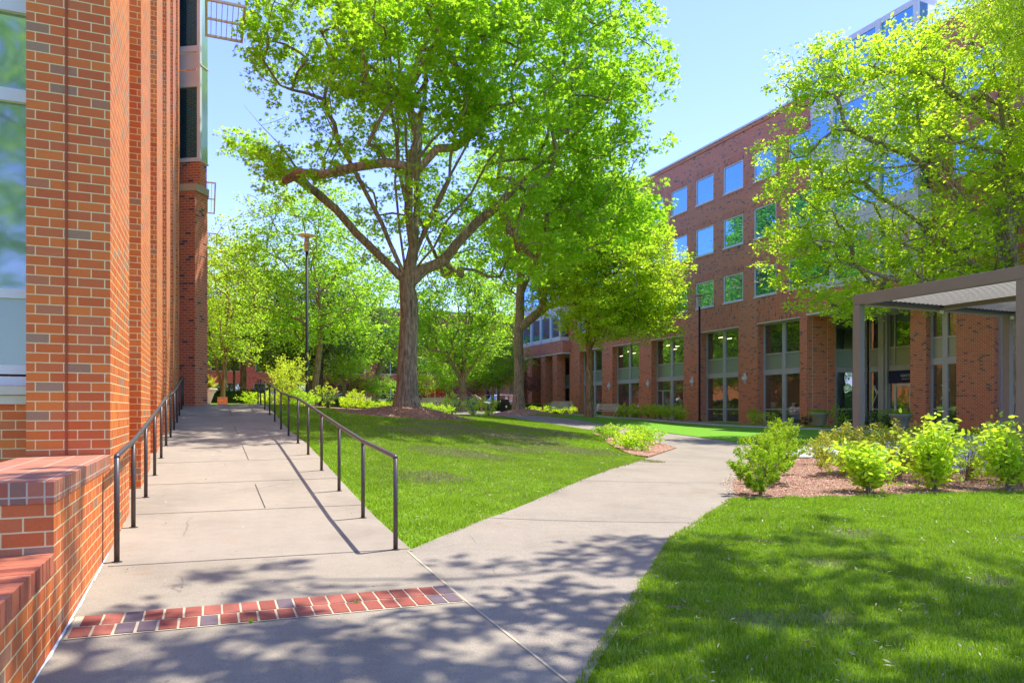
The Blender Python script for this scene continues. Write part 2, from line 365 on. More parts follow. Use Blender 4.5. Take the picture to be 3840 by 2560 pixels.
def tps(x, y):
    x = np.clip(np.asarray(x, float), -10, 45)/10; y = np.clip(np.asarray(y, float), -4, 100)/10
    r2 = (x[...,None]-_P[:,0])**2 + (y[...,None]-_P[:,1])**2
    n = len(_P); return _U(r2) @ _w[:n] + _w[n] + _w[n+1]*x + _w[n+2]*y
GX = np.concatenate([np.array([-400,-150,-60,-30,-18]), np.arange(-12, 40.01, 0.5), np.array([44,50,60,90,180,500])])
GY = np.concatenate([np.array([-200,-60,-20,-10]), np.arange(-5, 60.01, 0.5), np.arange(62, 110.01, 3), np.array([125,160,300,900])])
GZ = tps(*np.meshgrid(GX, GY, indexing='ij'))
def H(x, y):
    x = float(x); y = float(y)
    i = int(np.clip(np.searchsorted(GX, x)-1, 0, len(GX)-2)); j = int(np.clip(np.searchsorted(GY, y)-1, 0, len(GY)-2))
    a = (x-GX[i])/(GX[i+1]-GX[i]); b = (y-GY[j])/(GY[j+1]-GY[j])
    return float(GZ[i,j]*(1-a)*(1-b)+GZ[i+1,j]*a*(1-b)+GZ[i,j+1]*(1-a)*b+GZ[i+1,j+1]*a*b)
def Hv(x, y):
    i = np.clip(np.searchsorted(GX, x)-1, 0, len(GX)-2); j = np.clip(np.searchsorted(GY, y)-1, 0, len(GY)-2)
    a = (x-GX[i])/(GX[i+1]-GX[i]); b = (y-GY[j])/(GY[j+1]-GY[j])
    return GZ[i,j]*(1-a)*(1-b)+GZ[i+1,j]*a*(1-b)+GZ[i,j+1]*(1-a)*b+GZ[i+1,j+1]*a*b
nx, ny = len(GX), len(GY)
XX, YY = np.meshgrid(GX, GY, indexing='ij')
V = np.stack([XX.ravel(), YY.ravel(), GZ.ravel()], 1)
I, J = np.meshgrid(np.arange(nx-1), np.arange(ny-1), indexing='ij'); a = (I*ny+J).ravel()
F = np.stack([a, a+ny, a+ny+1, a+1], 1)
tag(np_mesh('lawn', V, F, M['ground'], smooth=True), kind='structure')

def inside(poly, x, y):
    c = np.zeros(x.shape, bool); n = len(poly)
    for i in range(n):
        x1, y1 = poly[i]; x2, y2 = poly[(i+1) % n]
        if y1 == y2: continue
        t = ((y1 > y) != (y2 > y)) & (x < (x2-x1)*(y-y1)/(y2-y1)+x1); c ^= t
    return c
def densify(poly, step):
    out = []
    for i in range(len(poly)):
        a = Vector(poly[i]); b = Vector(poly[(i+1) % len(poly)]); n = max(1, int((b-a).length/step))
        for k in range(n): out.append(tuple(a.lerp(b, k/n)))
    return out
def sheet(name, poly, mat, off=0.012, step=0.5, zf=None, jitter=0, kind='structure', skirt=0.12, parent=None):
    """a ground sheet following the terrain, cut to a polygon, with a small edge skirt"""
    bd = densify(poly, step)
    if jitter: bd = [(x+random.uniform(-jitter, jitter), y+random.uniform(-jitter, jitter)) for x, y in bd]
    xs = [p[0] for p in bd]; ys = [p[1] for p in bd]
    gx = np.arange(math.floor(min(xs)*2)/2, max(xs)+.5, step); gy = np.arange(math.floor(min(ys)*2)/2, max(ys)+.5, step)
    A, B = np.meshgrid(gx, gy); A = A.ravel(); B = B.ravel(); k = inside(bd, A, B)
    pts = [Vector(p) for p in bd] + [Vector((float(x), float(y))) for x, y in zip(A[k], B[k])]
    n = len(bd)
    vv, ee, ff, _, _, _ = delaunay_2d_cdt(pts, [(i, (i+1) % n) for i in range(n)], [list(range(n))], 1, 1e-5)
    zf = zf or (lambda x, y: H(x, y)+off)
    mb = MB(); mb.v = [(p.x, p.y, zf(p.x, p.y)) for p in vv]; mb.f = [tuple(f) for f in ff]; mb.m = [0]*len(ff)
    for i in range(n):
        x1, y1 = bd[i]; x2, y2 = bd[(i+1) % n]
        z1, z2 = zf(x1, y1), zf(x2, y2); mb.face([(x1, y1, z1-skirt), (x2, y2, z2-skirt), (x2, y2, z2), (x1, y1, z1)])
    o = mb.build(name, mat, parent)
    if kind: tag(o, kind=kind)
    return o

PATH = [(1.62,-6),(1.62,-5.9),(1.55,1.5),(1.60,3.0),(2.4,3.9),(4.4,6.0),(6.76,7.87),(7.9,9.3),(9.8,11.2),(12,13.3),(13.8,14.6),(16.2,16.4),(18,16.7),(22.8,17.3),(26,18.2),(26,20.0),(22.8,17.9),
        (17.9,17.7),(16.9,18.4),(17.0,20),(17.9,23),(19.4,28),(20.1,33),(20.2,37),(19.2,44),(18.4,52),(17,58),(14.0,58),(15.5,50),(16.7,43),(16.9,36),(16.3,28),(14.9,22.5),(13.2,18),(10,14.85),(6.4,11.1),(3.9,8.6),(1.75,6.5),(1.62,6.4)]
PATHR = [(1.70,-6),(1.70,6.4)] # joint
PAVE = [(-3.2,-6),(1.25,-6),(1.3,2.4),(1.57,3.05),(1.70,3.25),(1.70,6.42),(-.80,6.42),(-.9,3),(-3.2,3)]
ISLE = [(13.0,17.8),(10.15,15.0),(10.0,15.6),(10.7,17.6),(12.3,21.2),(13.0,22.9),(14.3,22.6),(14.6,22.2)]
TURF = [(16.95,18.5),(17.9,17.85),(22.8,17.95),(25.5,20.2),(26.3,25.5),(26.3,34.2),(25.2,38),(22.2,41),(20.4,41),(20.25,37),(20.15,33),(19.45,28),(17.95,23),(17.05,20)]
WALK = [(27.5,20.2),(26.4,20.2),(26.4,34.3),(25.3,38.2),(22.3,41.2),(20.5,45),(20.5,48),(21.8,46.5),(23.4,42.6),(26.5,39),(27.6,35)]
BED = [(6.7,7.95),(11.1,6.72),(14.5,6.1),(14.2,8.0),(13.4,9.4),(14.6,10.9),(14.6,12.5),(13.3,13.6),(11.9,13.4),(9.7,11.3),(7.75,9.4)]
PATIO = [(14.3,7.3),(27,2),(28,18),(26,18.1),(22.8,17.2),(18,16.6),(16.2,16.3),(14.0,14.6),(13.4,13.7),(14.7,12.5),(14.7,10.8),(13.5,9.4)]
sheet('pavement', PAVE, M['conc'], zf=lambda x, y: float(ramp_z(x, y)), step=0.4)
def path_z(x, y):
    t = min(1, max(0, (x-1.72)/1.3)); t = max(t, min(1, max(0, (y-6.4)/1.5)))
    return (H(x, y)+.012)*t + (float(ramp_z(1.7, y))-.004)*(1-t)
sheet('path', PATH, M['conc_path'], zf=path_z, step=0.5, jitter=0.012)
RAMP = [(-1.3,6.42),(1.75,6.42),(1.78,24.6),(2.6,26.5),(5.5,28.5),(9,30),(9,31.5),(4,30.5),(2.5,33),(-1.3,33)]
sheet('ramp', RAMP, M['conc_ramp'], zf=lambda x, y: float(ramp_z(x, y)) if x < 2 or y < 24.6 else max(H(x, y)+.02, float(ramp_z(x, y))-0.05*(x-2)), step=0.5, skirt=0.3)
sheet('turf', TURF, M['turf'], off=0.03, step=0.5)
sheet('walkway', WALK, M['conc_pale'], off=0.03, step=0.5)
sheet('mulch_bed', BED, M['mulch'], off=0.006, step=0.3, jitter=0.02)
sheet('mulch_bed', ISLE, M['mulch'], off=0.045, step=0.3, jitter=0.02)
sheet('patio', PATIO, M['paver_walk'], off=0.04, step=0.6)
sheet('mulch_bed', [(20.6,45.5),(23.6,42.9),(26.8,39.3),(27.9,35.2),(29.6,35.2),(30.2,44),(30,52),(29,58),(26,58),(22,52)], M['mulch'], off=0.03, step=0.6)
sheet('mulch_bed', [(27.9,29.2),(29.3,29.2),(29.6,32.6),(28.1,32.6)], M['mulch'], off=0.03)
sheet('mulch_bed', [(2.0,26.9),(5.6,28.9),(9.2,31.7),(9.5,36.5),(6,38.5),(2,38.5),(2.6,33.4),(4.1,30.8)], M['mulch'], off=0.02, step=0.6)
sheet('parking_lot', [(-20,68),(60,68),(60,87),(-20,87)], M['asphalt'], off=0.03, step=3)
sheet('plaza', [(10,49),(15.2,50.2),(13.9,58.2),(17.2,58.2),(18.6,52),(21.5,53),(28,60),(30,66.5),(-4,67),(-4,60),(8,58)], M['conc_pale'], off=0.03, step=1.5)
# expansion joints: thin grooves as dark strips
jm = MB()
def strip(mb, p, q, w, zf, n=8):
    p = Vector(p); q = Vector(q); t = (q-p).normalized(); s = Vector((-t.y, t.x))*w/2
    for k in range(n):
        a = p.lerp(q, k/n); b = p.lerp(q, (k+1)/n); pts = [a-s, b-s, b+s, a+s]
        mb.face([(c.x, c.y, zf(c.x, c.y)+.004) for c in pts])
rz_ = lambda x, y: float(ramp_z(x, y))
for y in (6.44, 8.6, 10.4, 12.2, 14.1, 16.2, 18.4, 20.7, 23.0, 25.3): strip(jm, (-.72, y), (1.74, y+.06), .012, rz_, 10)
for y0, y1 in ((8.7,10.2),(12.3,14.0),(16.3,18.1),(20.8,22.8),(23.3,25.1)): strip(jm, (.62, y0), (.60, y1), .012, rz_, 8)
ph = path_z
for a, b in (((3.0,7.75),(5.2,6.55)),((5.6,10.4),(8.0,9.45)),((8.3,13.15),(10.9,12.3)),((13.2,17.9),(17.4,18.2)),((15.2,23.4),(17.9,23.2)),((16.3,28.2),(19.4,28.0)),((16.8,33.5),(20.1,33.3)),((1.25,2.0),(1.69,2.0))): strip(jm, a, b, .012, ph, 12)
tag(jm.build('pavement_joint', M['joint']), kind='structure')
jm = MB(); strip(jm, (1.700, 3.2), (1.702, 6.4), .016, lambda x, y: float(ramp_z(1.7, y))+.001, 40); tag(jm.build('grout_line', M['stone']), kind='structure')
# brick band across the pavement
bm_ = MB()
bw = 2.42/21
pz = lambda x, y: float(ramp_z(x, y))+.003
base = MB()
for r_ in range(2):
    for k in range(21):
        x0 = -.735+k*bw+r_*.03*(1-k/21); y0 = 4.70+r_*.215 + .0045*k
        if x0+bw > 1.70: continue
        pts = [(x0+.008, y0+.008), (x0+bw-.008, y0+.008), (x0+bw-.008, y0+.205), (x0+.008, y0+.205)]
        n = len(bm_.v)
        for q in pts: bm_.v.append((q[0]+random.uniform(-.002,.002), q[1]+random.uniform(-.002,.002), pz(*q)+.006))
        for q in pts: bm_.v.append((q[0], q[1], pz(*q)-.01))
        bm_.f += [(n,n+1,n+2,n+3),(n+4,n+5,n+1,n),(n+5,n+6,n+2,n+1),(n+6,n+7,n+3,n+2),(n+7,n+4,n,n+3)]; bm_.m += [0]*5
tag(bm_.build('paving_brick_band', M['paver']), kind='structure')
mo = MB()
for k in range(12):
    x0 = -.745+k*(2.43/12); x1 = -.745+(k+1)*(2.43/12); ya = 4.69+.0045*1.75*k; yb = 4.69+.0045*1.75*(k+1)
    mo.face([(x0, ya, pz(x0, ya)+.001), (x1, yb, pz(x1, yb)+.001), (x1, yb+.44, pz(x1, yb+.44)+.001), (x0, ya+.44, pz(x0, ya+.44)+.001)])
tag(mo.build('mortar_bed', M['stone']), kind='structure')
# ------------------------------------------------------------------ facade helper
class Frame:
    """a facade plane: origin O, horizontal direction U, outward normal N_"""
    def __init__(s, O, U, Nn):
        s.O = Vector((O[0], O[1], 0)); s.U = Vector((U[0], U[1], 0)).normalized(); s.N = Vector((Nn[0], Nn[1], 0)).normalized()
    def p(s, u, d, z): q = s.O + s.U*u + s.N*d; return (q.x, q.y, z)
    def box(s, mb, u0, u1, z0, z1, d0, d1, m=0):
        n = len(mb.v)
        for z in (z0, z1):
            for (u, d) in ((u0, d0), (u1, d0), (u1, d1), (u0, d1)): mb.v.append(s.p(u, d, z))
        for q in ((0,3,2,1),(4,5,6,7),(0,1,5,4),(1,2,6,5),(2,3,7,6),(3,0,4,7)): mb.f.append(tuple(n+k for k in q)); mb.m.append(m)
    def wall(s, mb, u0, u1, z0, z1, ops, depth=0.2, d=0.0, m=0, mfun=None):
        us = sorted({u0, u1, *[o[0] for o in ops], *[o[1] for o in ops]}); zs = sorted({z0, z1, *[o[2] for o in ops], *[o[3] for o in ops]})
        us = [u for u in us if u0-1e-6 <= u <= u1+1e-6]; zs = [z for z in zs if z0-1e-6 <= z <= z1+1e-6]
        for i in range(len(us)-1):
            for j in range(len(zs)-1):
                cu, cz = (us[i]+us[i+1])/2, (zs[j]+zs[j+1])/2
                if any(o[0] < cu < o[1] and o[2] < cz < o[3] for o in ops): continue
                mb.face([s.p(us[i], d, zs[j]), s.p(us[i+1], d, zs[j]), s.p(us[i+1], d, zs[j+1]), s.p(us[i], d, zs[j+1])], mfun(cu, cz) if mfun else m)
        for a, b, c, e in ops:
            dd = d-depth
            mb.face([s.p(a, d, c), s.p(a, dd, c), s.p(a, dd, e), s.p(a, d, e)], m)
            mb.face([s.p(b, d, c), s.p(b, d, e), s.p(b, dd, e), s.p(b, dd, c)], m)
            mb.face([s.p(a, d, e), s.p(a, dd, e), s.p(b, dd, e), s.p(b, d, e)], m)
            if c > z0+.01: mb.face([s.p(a, d, c), s.p(b, d, c), s.p(b, dd, c), s.p(a, dd, c)], m)
def pane(fr, name, mat, u0, u1, z0, z1, d, parent, th=.012):
    mb = MB(); fr.box(mb, u0, u1, z0, z1, d-th, d); return mb.build(name, mat, parent)

# ================================================================== LEFT BUILDING
lb = empty('brick_building', (-1.3, 7.05, 0), 'near orange brick building with tall projecting pilasters beside the ramp', 'building')
lb_inv = Vector((-lb.location.x, -lb.location.y, 0))
def fixloc(o):  # keep world coordinates for parts whose verts are absolute
    o.location = -Vector(o.parent.location); return o
def part(mb, name, mat, parent, **kw):
    return fixloc(mb.build(name, mat, parent, **kw)) if isinstance(parent, bpy.types.Object) and parent.parent is None else mb.build(name, mat, parent, **kw)
TOPZ = 22.0
for k in range(6):
    y0 = 7.05+3.13*k; y1 = y0+1.65
    mb = MB(); mb.box(-1.385, -.77, y0, y1, .90 if k == 0 else -.5, TOPZ)
    if k == 0: mb.box(-1.384, -.7705, 7.052, y1-.001, -.5, .90)
    part(mb, 'pilaster', M['brick'], lb)
mb = MB(); mb.box(-1.104, -1.087, 7.043, 7.052, .93, TOPZ); part(mb, 'sealant_joint', M['sealant'], lb)
# recesses between pilasters: brick apron, sill, windows
FL = Frame((-1.2, 0), (0, 1), (1, 0))
ops = []
mb = MB()
for k in range(5):
    a = 8.70+3.13*k; b = a+1.48
    ops += [(a+.12, b-.12, 1.9, 4.6), (a+.12, b-.12, 6.2, 8.9), (a+.12, b-.12, 10.4, 13.1), (a+.12, b-.12, 14.6, 17.4)]
FL.wall(mb, 7.4, 24.5, -.5, TOPZ, ops, .12)
part(mb, 'wall', M['brick'], lb)
for (a, b, c, d) in ops:
    f = MB()
    FL.box(f, a, b, c, c+.06, -.10, -.04); FL.box(f, a, b, d-.06, d, -.10, -.04); FL.box(f, a, a+.06, c+.06, d-.06, -.10, -.04); FL.box(f, b-.06, b, c+.06, d-.06, -.10, -.04)
    FL.box(f, a+.06, b-.06, (c+d)/2-.03, (c+d)/2+.03, -.098, -.045)
    w = part(f, 'window', M['white'], lb)
    pane(FL, 'pane', M['glass_left'], a+.03, b-.03, c+.03, d-.03, -.07, w)
    s = MB(); FL.box(s, a-.05, b+.05, c-.09, c-.001, -.1, .12); s.build('sill', M['cream'], w)
# body behind and roof
mb = MB(); mb.box(-14, -1.42, 7.62, 60, -.5, 21.6); mb.box(-14, -.35, 27.5, 86, -.5, 21.6); part(mb, 'rear_wall', M['brick'], lb)
mb = MB(); mb.box(-14.2, -.55, 7.3, 60.2, TOPZ, TOPZ+.25); part(mb, 'roof', M['stone'], lb)
# return window wall facing the camera, left of first pilaster
FW = Frame((0, 7.36), (1, 0), (0, -1))
mb = MB(); FW.wall(mb, -9, -1.384, -.5, TOPZ, [(-5.4, -1.384, 1.52, 9.4)], .15); part(mb, 'return_wall', M['brick'], lb)
f = MB()
for z0, z1 in ((1.52, 1.60), (1.62, 1.70), (2.28, 2.36), (3.99, 4.10), (4.77, 5.35), (6.9, 7.02), (9.3, 9.4)): FW.box(f, -5.4, -1.39, z0, z1, -.13, -.03)
for u in (-5.4, -3.4): FW.box(f, u, u+.07, 1.7, 9.3, -.12, -.05)
w = part(f, 'window', M['white'], lb)
pane(FW, 'pane', M['glass_left'], -5.38, -1.39, 1.75, 9.3, -.08, w)
pane(FW, 'spandrel', M['glass_frost'], -5.38, -1.39, 1.62, 2.30, -.06, w)
s = MB(); FW.box(s, -5.45, -1.39, 1.44, 1.515, -.14, .06); FW.box(s, -5.45, -1.39, 1.36, 1.435, -.14, .03); s.build('sill', M['cream'], w)
# rotated far wing with capped pier and glazed upper storeys
A = Vector((-.33, 23.9)); U1 = Vector((-.853, .522)); U2 = Vector((.53, .848))
wing = [A, A+U2*.66, A+U2*.66+Vector((-.3, 3.2)), A+U1*6+Vector((0, 3)), A+U1*3]
mb = MB(); mb.prism([tuple(p) for p in wing], -.5, 8.0); part(mb, 'pier', M['rbrick'], lb)
def offs(poly, e): 
    c = sum(poly, Vector((0, 0)))/len(poly); return [tuple(p + (p-c).normalized()*e) for p in poly]
mb = MB(); mb.prism(offs(wing, .07), 8.0, 8.22); part(mb, 'cap', M['stone'], lb)
B = A+U2*.30+U1*.02
up = [B, A+U2*.62, A+U2*.62+Vector((-.3, 3.2)), B+U1*6+Vector((0, 3)), B+U1*3]
mb = MB(); mb.prism([tuple(p) for p in up], 8.22, 9.0); part(mb, 'upper_wall', M['rbrick'], lb); mb = MB(); mb.prism([tuple(p) for p in up], 20.5, 21.8); part(mb, 'parapet', M['rbrick'], lb)
FU = Frame(B, U1, (-U2.x, -U2.y))
f = MB(); 
for z0, z1 in ((9.0, 9.12), (11.33, 11.45), (12.42, 12.6), (14.9, 15.0), (17.5, 17.7), (20.3, 20.5)): FU.box(f, 0, 3.0, z0, z1, -.10, .03)
for u in (0, 1.16, 2.4): FU.box(f, u, u+.10, 9.12, 20.3, -.09, .02)
w = part(f, 'curtain_window', M['white'], lb)
pane(FU, 'pane', M['glass'], .1, 2.9, 9.1, 11.35, -.03, w); pane(FU, 'pane', M['glass'], .1, 2.9, 12.55, 20.3, -.03, w)
pane(FU, 'spandrel', M['white'], .1, 2.9, 11.46, 11.85, -.02, w); pane(FU, 'spandrel', M['white'], .1, 2.9, 11.9, 12.4, -.022, w)
FS = Frame(B, U2, (U2.y, -U2.x))
f = MB(); FS.box(f, .02, .42, 9.0, 20.3, -.1, -.01); w = part(f, 'side_panel', M['glass_frost'], lb)
f = MB(); [FS.box(f, .0, .44, z, z+.05, -.08, .015) for z in (9.0, 12.0, 14.2, 17.2, 20.2)]; part(f, 'side_trim', M['cream'], lb)
# sun shades
def sunshade(x0, x1, y0, y1, z, step=.14):
    f = MB(); t = .06
    f.box(x0, x1, y0, y0+.08, z, z+t); f.box(x0, x1, y1-.08, y1, z, z+t)
    f.box(x0, x0+.07, y0+.08, y1-.08, z, z+t); f.box(x1-.07, x1, y0+.08, y1-.08, z, z+t)
    ym = (y0+y1)/2; f.box(x0+.07, x1-.07, ym-.03, ym+.03, z+.002, z+t-.002)
    x = x0+.15
    while x < x1-.1:
        f.box(x, x+.02, y0+.08, ym-.03, z+.005, z+t-.005); f.box(x, x+.02, ym+.03, y1-.08, z+.005, z+t-.005); x += step
    part(f, 'sunshade', M['cream'], lb)
sunshade(-.05, 1.0, 20.9, 23.0, 12.35); sunshade(-.3, .42, 38, 44, 12.4, .18); sunshade(-.3, .62, 49, 58, 12.4, .2)

# planter wall in front (steps down towards the viewer)
pw = empty('garden_wall', (-1.08, 4.58, 0), 'low orange brick wall with rowlock coping stepping down in front of the pilaster', 'wall')
mb = MB(); mb.box(-1.40, -.772, 4.58, 7.048, -.5, .80); mb.box(-1.40, -.772, -1.0, 4.578, -.5, .42)
part(mb, 'wall', M['brick'], pw)
mb = MB(); mb.box(-1.41, -.768, 4.570, 7.046, .801, .923, 0, 1)
part(mb, 'upper_coping', [M['brick_rowlock'], M['brick_coping']], pw, bevel=.004)
mb = MB(); y = -1.0
while y < 4.56:
    e = random.uniform(-.0025, .0025); mb.box(-1.41, -.768+e, y+.004, min(y+.0773, 4.566), .421, .53+random.uniform(-.002, .002)); y += .0813
mb2 = MB(); mb2.box(-1.40, -.776, -1, 4.575, .42, .524); part(mb2, 'coping_mortar', M['stone'], pw)
m, nt, out = newmat('coping_brick'); pbsdf(nt, out, mix(nt, .4, ramp(nt, island_random(nt), [(0, CP[0][1]), (.3, CP[1][1]), (.6, CP[2][1]), (.85, CP[3][1]), (.95, CP[5][1])], 'CONSTANT'), ramp(nt, noise(nt, 40, 4, .6, geompos(nt)), [(.3, (.4,.4,.4)), (.7, (.62,.62,.62))]), 'OVERLAY'), .75, .2, 0, noise(nt, 80, 2, .5, geompos(nt)), .3, .003); M['coping_brick'] = m
part(mb, 'lower_coping', M['coping_brick'], pw, bevel=.003)
mb = MB()
for k in range(24):
    y = 1.5+k*.225; w_ = random.uniform(.004, .02)
    mb.face([(-.7715, y, float(ramp_z(-.77, y))+.006), (-.7715+w_, y, float(ramp_z(-.74, y))+.006), (-.7715+random.uniform(.004,.02), y+.225, float(ramp_z(-.74, y+.2))+.006), (-.7715, y+.225, float(ramp_z(-.77, y+.225))+.006)])
    mb.face([(-.7685, y, float(ramp_z(-.77, y))-.02), (-.7685, y+.225, float(ramp_z(-.77, y+.225))-.02), (-.7685, y+.225, float(ramp_z(-.77, y+.225))+.012), (-.7685, y, float(ramp_z(-.77, y))+.012)])
part(mb, 'caulk_seam', M['caulk'], pw)
mb = MB(); mb.box(-.7722, -.7690, 6.58, 6.59, 0, .80); mb.box(-.7702, -.7690, 8.26, 8.27, 0, .9); part(mb, 'control_joint', M['joint'], pw)

# handrails
def handrail(X, ys, name_label, ext):
    g = empty('handrail', (X, ys[0], float(ramp_z(X, ys[0]))), name_label, 'handrail')
    top = []
    for y in ys:
        z = float(ramp_z(X, y)); mb = MB(); mb.tube([(X, y, z-.02), (X, y, z+.845)], .0215, 10); part(mb, 'post', M['rail'], g, smooth=True)
        mb = MB(); mb.lathe([(.0, .004), (.040, .004), (.045, -.01)], (X, y, z), 14); part(mb, 'grout_collar', M['joint'], g)
        top.append((X, y, z+.86))
    a = top[0]
    pts = [(a[0], a[1]+.004, a[2]-.02), (a[0], a[1]+.012, a[2]-.004), (a[0], a[1]+.035, a[2]+.002)] + top[1:]
    mb = MB(); mb.tube(pts, .0235, 12); part(mb, 'top_rail', M['rail'], g, smooth=True)
    mb = MB()
    for y in ys[::3][1:]: z = float(ramp_z(X, y))+.86; mb.tube([(X, y+.3, z+.024), (X, y+.36, z+.029)], .0255, 12)
    part(mb, 'weld_collar', M['rail'], g, smooth=True)
PY = [6.5, 8.0, 9.57, 11.14, 12.7, 14.2, 15.9, 17.6, 19.3, 20.9, 22.7, 24.6, 25.8]
handrail(1.61, PY, 'dark bronze pipe handrail along the lawn side of the ramp', 0)
handrail(-.672, [6.58]+PY[1:11]+[24.1], 'dark bronze pipe handrail along the brick building side of the ramp', 0)

# ================================================================== RIGHT BUILDING
rb = empty('brick_building', (32, 40, 0), 'long four storey red brick office building across the lawn with rows of square windows', 'building')
RX = 32.0; FR = Frame((RX, 0), (0, 1), (-1, 0))
RT = 19.62
rows = [(15.72, 17.5), (12.09, 13.98), (8.41, 10.2)]
cols = [(20.1, 22.45), (14.2, 16.6), (9.0, 11.4), (30.72, 32.63)] + [(33.65+2.935*k, 35.56+2.925*k) for k in range(9)]
GO = [(31.75, 35.25), (37.02, 40.9), (42.87, 46.95), (48.7, 52.8), (54.56, 58.66)]
GR = [(22.27, 23.78), (16.4, 20.52), (10.5, 14.6)]
ops = [(a, b, c, d) for a, b in cols for c, d in rows if b < 60.5]
gops = [(a, b, -.5, 6.70) for a, b in GO+GR]
rec = [(23.86+.77, 31.75, -.5, 6.65), (60.6, 70.3, -.5, 6.65)]
def mf(u, z):
    if 6.7 < z < 8.35 and not any(a-.0 < u < b for a, b in [(35.25, 37.02), (40.9, 42.87), (46.95, 48.7), (52.8, 54.56), (58.66, 60.6), (20.93, 22.27)]): return 1
    if (10.25 < z < 10.75 or 13.98 < z < 14.4 or 11.85 < z < 12.09 or 8.1 < z < 8.41) and any(a-.0 < u < b for a, b in cols): return 1
    return 0
mb = MB()
# horizontal cut lines so the soldier courses can switch material
FR.wall(mb, 4, 71, -.5, RT-.35, ops+gops+rec, .55, mfun=None)
me_faces = []
mb2 = MB()
for f, mi in zip(mb.f, mb.m):
    mb2.f.append(f); mb2.m.append(mi)
mb2.v = mb.v
# classify full front faces by their centre
for i, f in enumerate(mb2.f):
    xs = [mb.v[k] for k in f]; 
    if all(abs(p[0]-RX) < 1e-6 for p in xs):
        cu = sum(p[1] for p in xs)/4; cz = sum(p[2] for p in xs)/4
        mb2.m[i] = 0
part(mb2, 'facade_wall', [M['rbrick'], M['rsoldier']], rb)
# soldier course panels standing 3 mm proud
for a, b in GO+GR[1:]: sp = MB(); FR.box(sp, a-.12, b+.12, 6.72, 8.30, -.02, .004); part(sp, 'soldier_course', M['rsoldier'], rb)
for a, b in cols:
    if b > 60.5: continue
    for z0, z1 in ((10.22, 10.70), (11.75, 12.08), (14.0, 14.45), (15.38, 15.71), (17.52, 18.0)): sp = MB(); FR.box(sp, a-.08, b+.08, z0, z1, -.02, .0035); part(sp, 'window_lintel', M['rsoldier'], rb)
# upper windows
proto = {}
for a, b in cols:
    if b > 60.5: continue
    for c, d in rows:
        w = b-a; key = (round(w, 2), round(d-c, 2))
        f = MB(); t = .07
        F0 = Frame((0, 0), (0, 1), (-1, 0))
        if key not in proto:
            F0.box(f, 0, w, 0, t, -.12, -.02); F0.box(f, 0, w, d-c-t, d-c, -.12, -.02); F0.box(f, 0, t, t, d-c-t, -.12, -.02); F0.box(f, w-t, w, t, d-c-t, -.12, -.02)
            o = f.build('window', M['white'], rb); o.location = (0, a-40, c)
            pane(F0, 'pane', M['glass'], t-.01, w-t+.01, t-.01, d-c-t+.01, -.07, o)
            s = MB(); F0.box(s, -.05, w+.05, -.09, -.001, -.12, .05); s.build('sill', M['white'], o)
            r_ = MB(); F0.box(r_, .012, .058, .2, d-c-.1, -.019, -.012)
            proto[key] = o
        else:
            o = copy_tree(proto[key], rb)
            for ch in kids(o): pass
            o.location = (0, a-40, c)
# storefront glazing behind the piers
def storefront(fr, a, b, d, parent, door=False, mull=.5):
    f = MB(); t = .07; mw = .13; mid = a+(b-a)*mull
    FRz = [(.34, .46), (1.26, 1.33), (3.70, 3.77), (4.70, 4.78), (6.58, 6.70)]
    for z0, z1 in FRz: fr.box(f, a, b, z0, z1, d-.12, d)
    for u0, u1 in ((a, a+.10), (b-.10, b), (mid-mw, mid+mw)):
        for (z0, z1) in ((.46, 1.26), (1.33, 3.44), (3.77, 4.70), (4.78, 6.58)): fr.box(f, u0, u1, z0, z1, d-.11, d+(.02 if u0 == mid-mw else -.002))
    w = part(f, 'shopfront_window', M['grey_alu'], parent)
    bm = MB(); fr.box(bm, a, b, 3.44, 3.699, d-.12, d+.03); bm.build('metal_band', M['grey_alu'], w)
    for u0, u1 in ((a+.1, mid-mw), (mid+mw, b-.1)):
        pane(fr, 'pane', M['glass_dark'], u0, u1, .46, 1.26, d-.07, w); pane(fr, 'pane', M['glass_dark'], u0, u1, 1.33, 3.44, d-.07, w)
        pane(fr, 'spandrel', M['glass_frost'], u0, u1, 3.77, 4.70, d-.06, w); pane(fr, 'pane', M['glass_dark'], u0, u1, 4.78, 6.58, d-.07, w)
    if door:
        g = MB(); u0, u1 = mid+mw+.02, mid+mw+1.1
        fr.box(g, u0, u0+.08, .46, 2.75, d-.06, d+.03); fr.box(g, u1-.08, u1, .46, 2.75, d-.06, d+.03); fr.box(g, u0+.08, u1-.08, 2.67, 2.75, d-.06, d+.03); fr.box(g, u0+.08, u1-.08, .46, .66, d-.06, d+.03); fr.box(g, u1+.01, b-.1, 2.68, 2.75, d-.06, d+.03)
        g.build('door', M['grey_alu'], w)
    # ceiling lamps seen through the upper panes
    return w
for i, (a, b) in enumerate(GO): storefront(FR, a, b, -.47, rb, door=(i == 2))
for a, b in GR: storefront(FR, a, b, -.30, rb)
# narrow trim at heads
for a, b in GO+GR: mb = MB(); FR.box(mb, a-.03, b+.03, 6.65, 6.715, -.46, .012); part(mb, 'head_trim', M['cream'], rb)
# interior ceiling lamps behind the glass are given as small lit strips on the panes
mb = MB()
for (y, z) in ((39.2,6.2),(38.3,6.05),(45.3,6.15),(44.1,6.0),(44.4,5.8),(50.8,6.1),(50.0,5.9),(52,5.8)): FR.box(mb, y, y+.45, z, z+.035, -.539, -.536)
part(mb, 'ceiling_lamp', M['lightw'], rb)
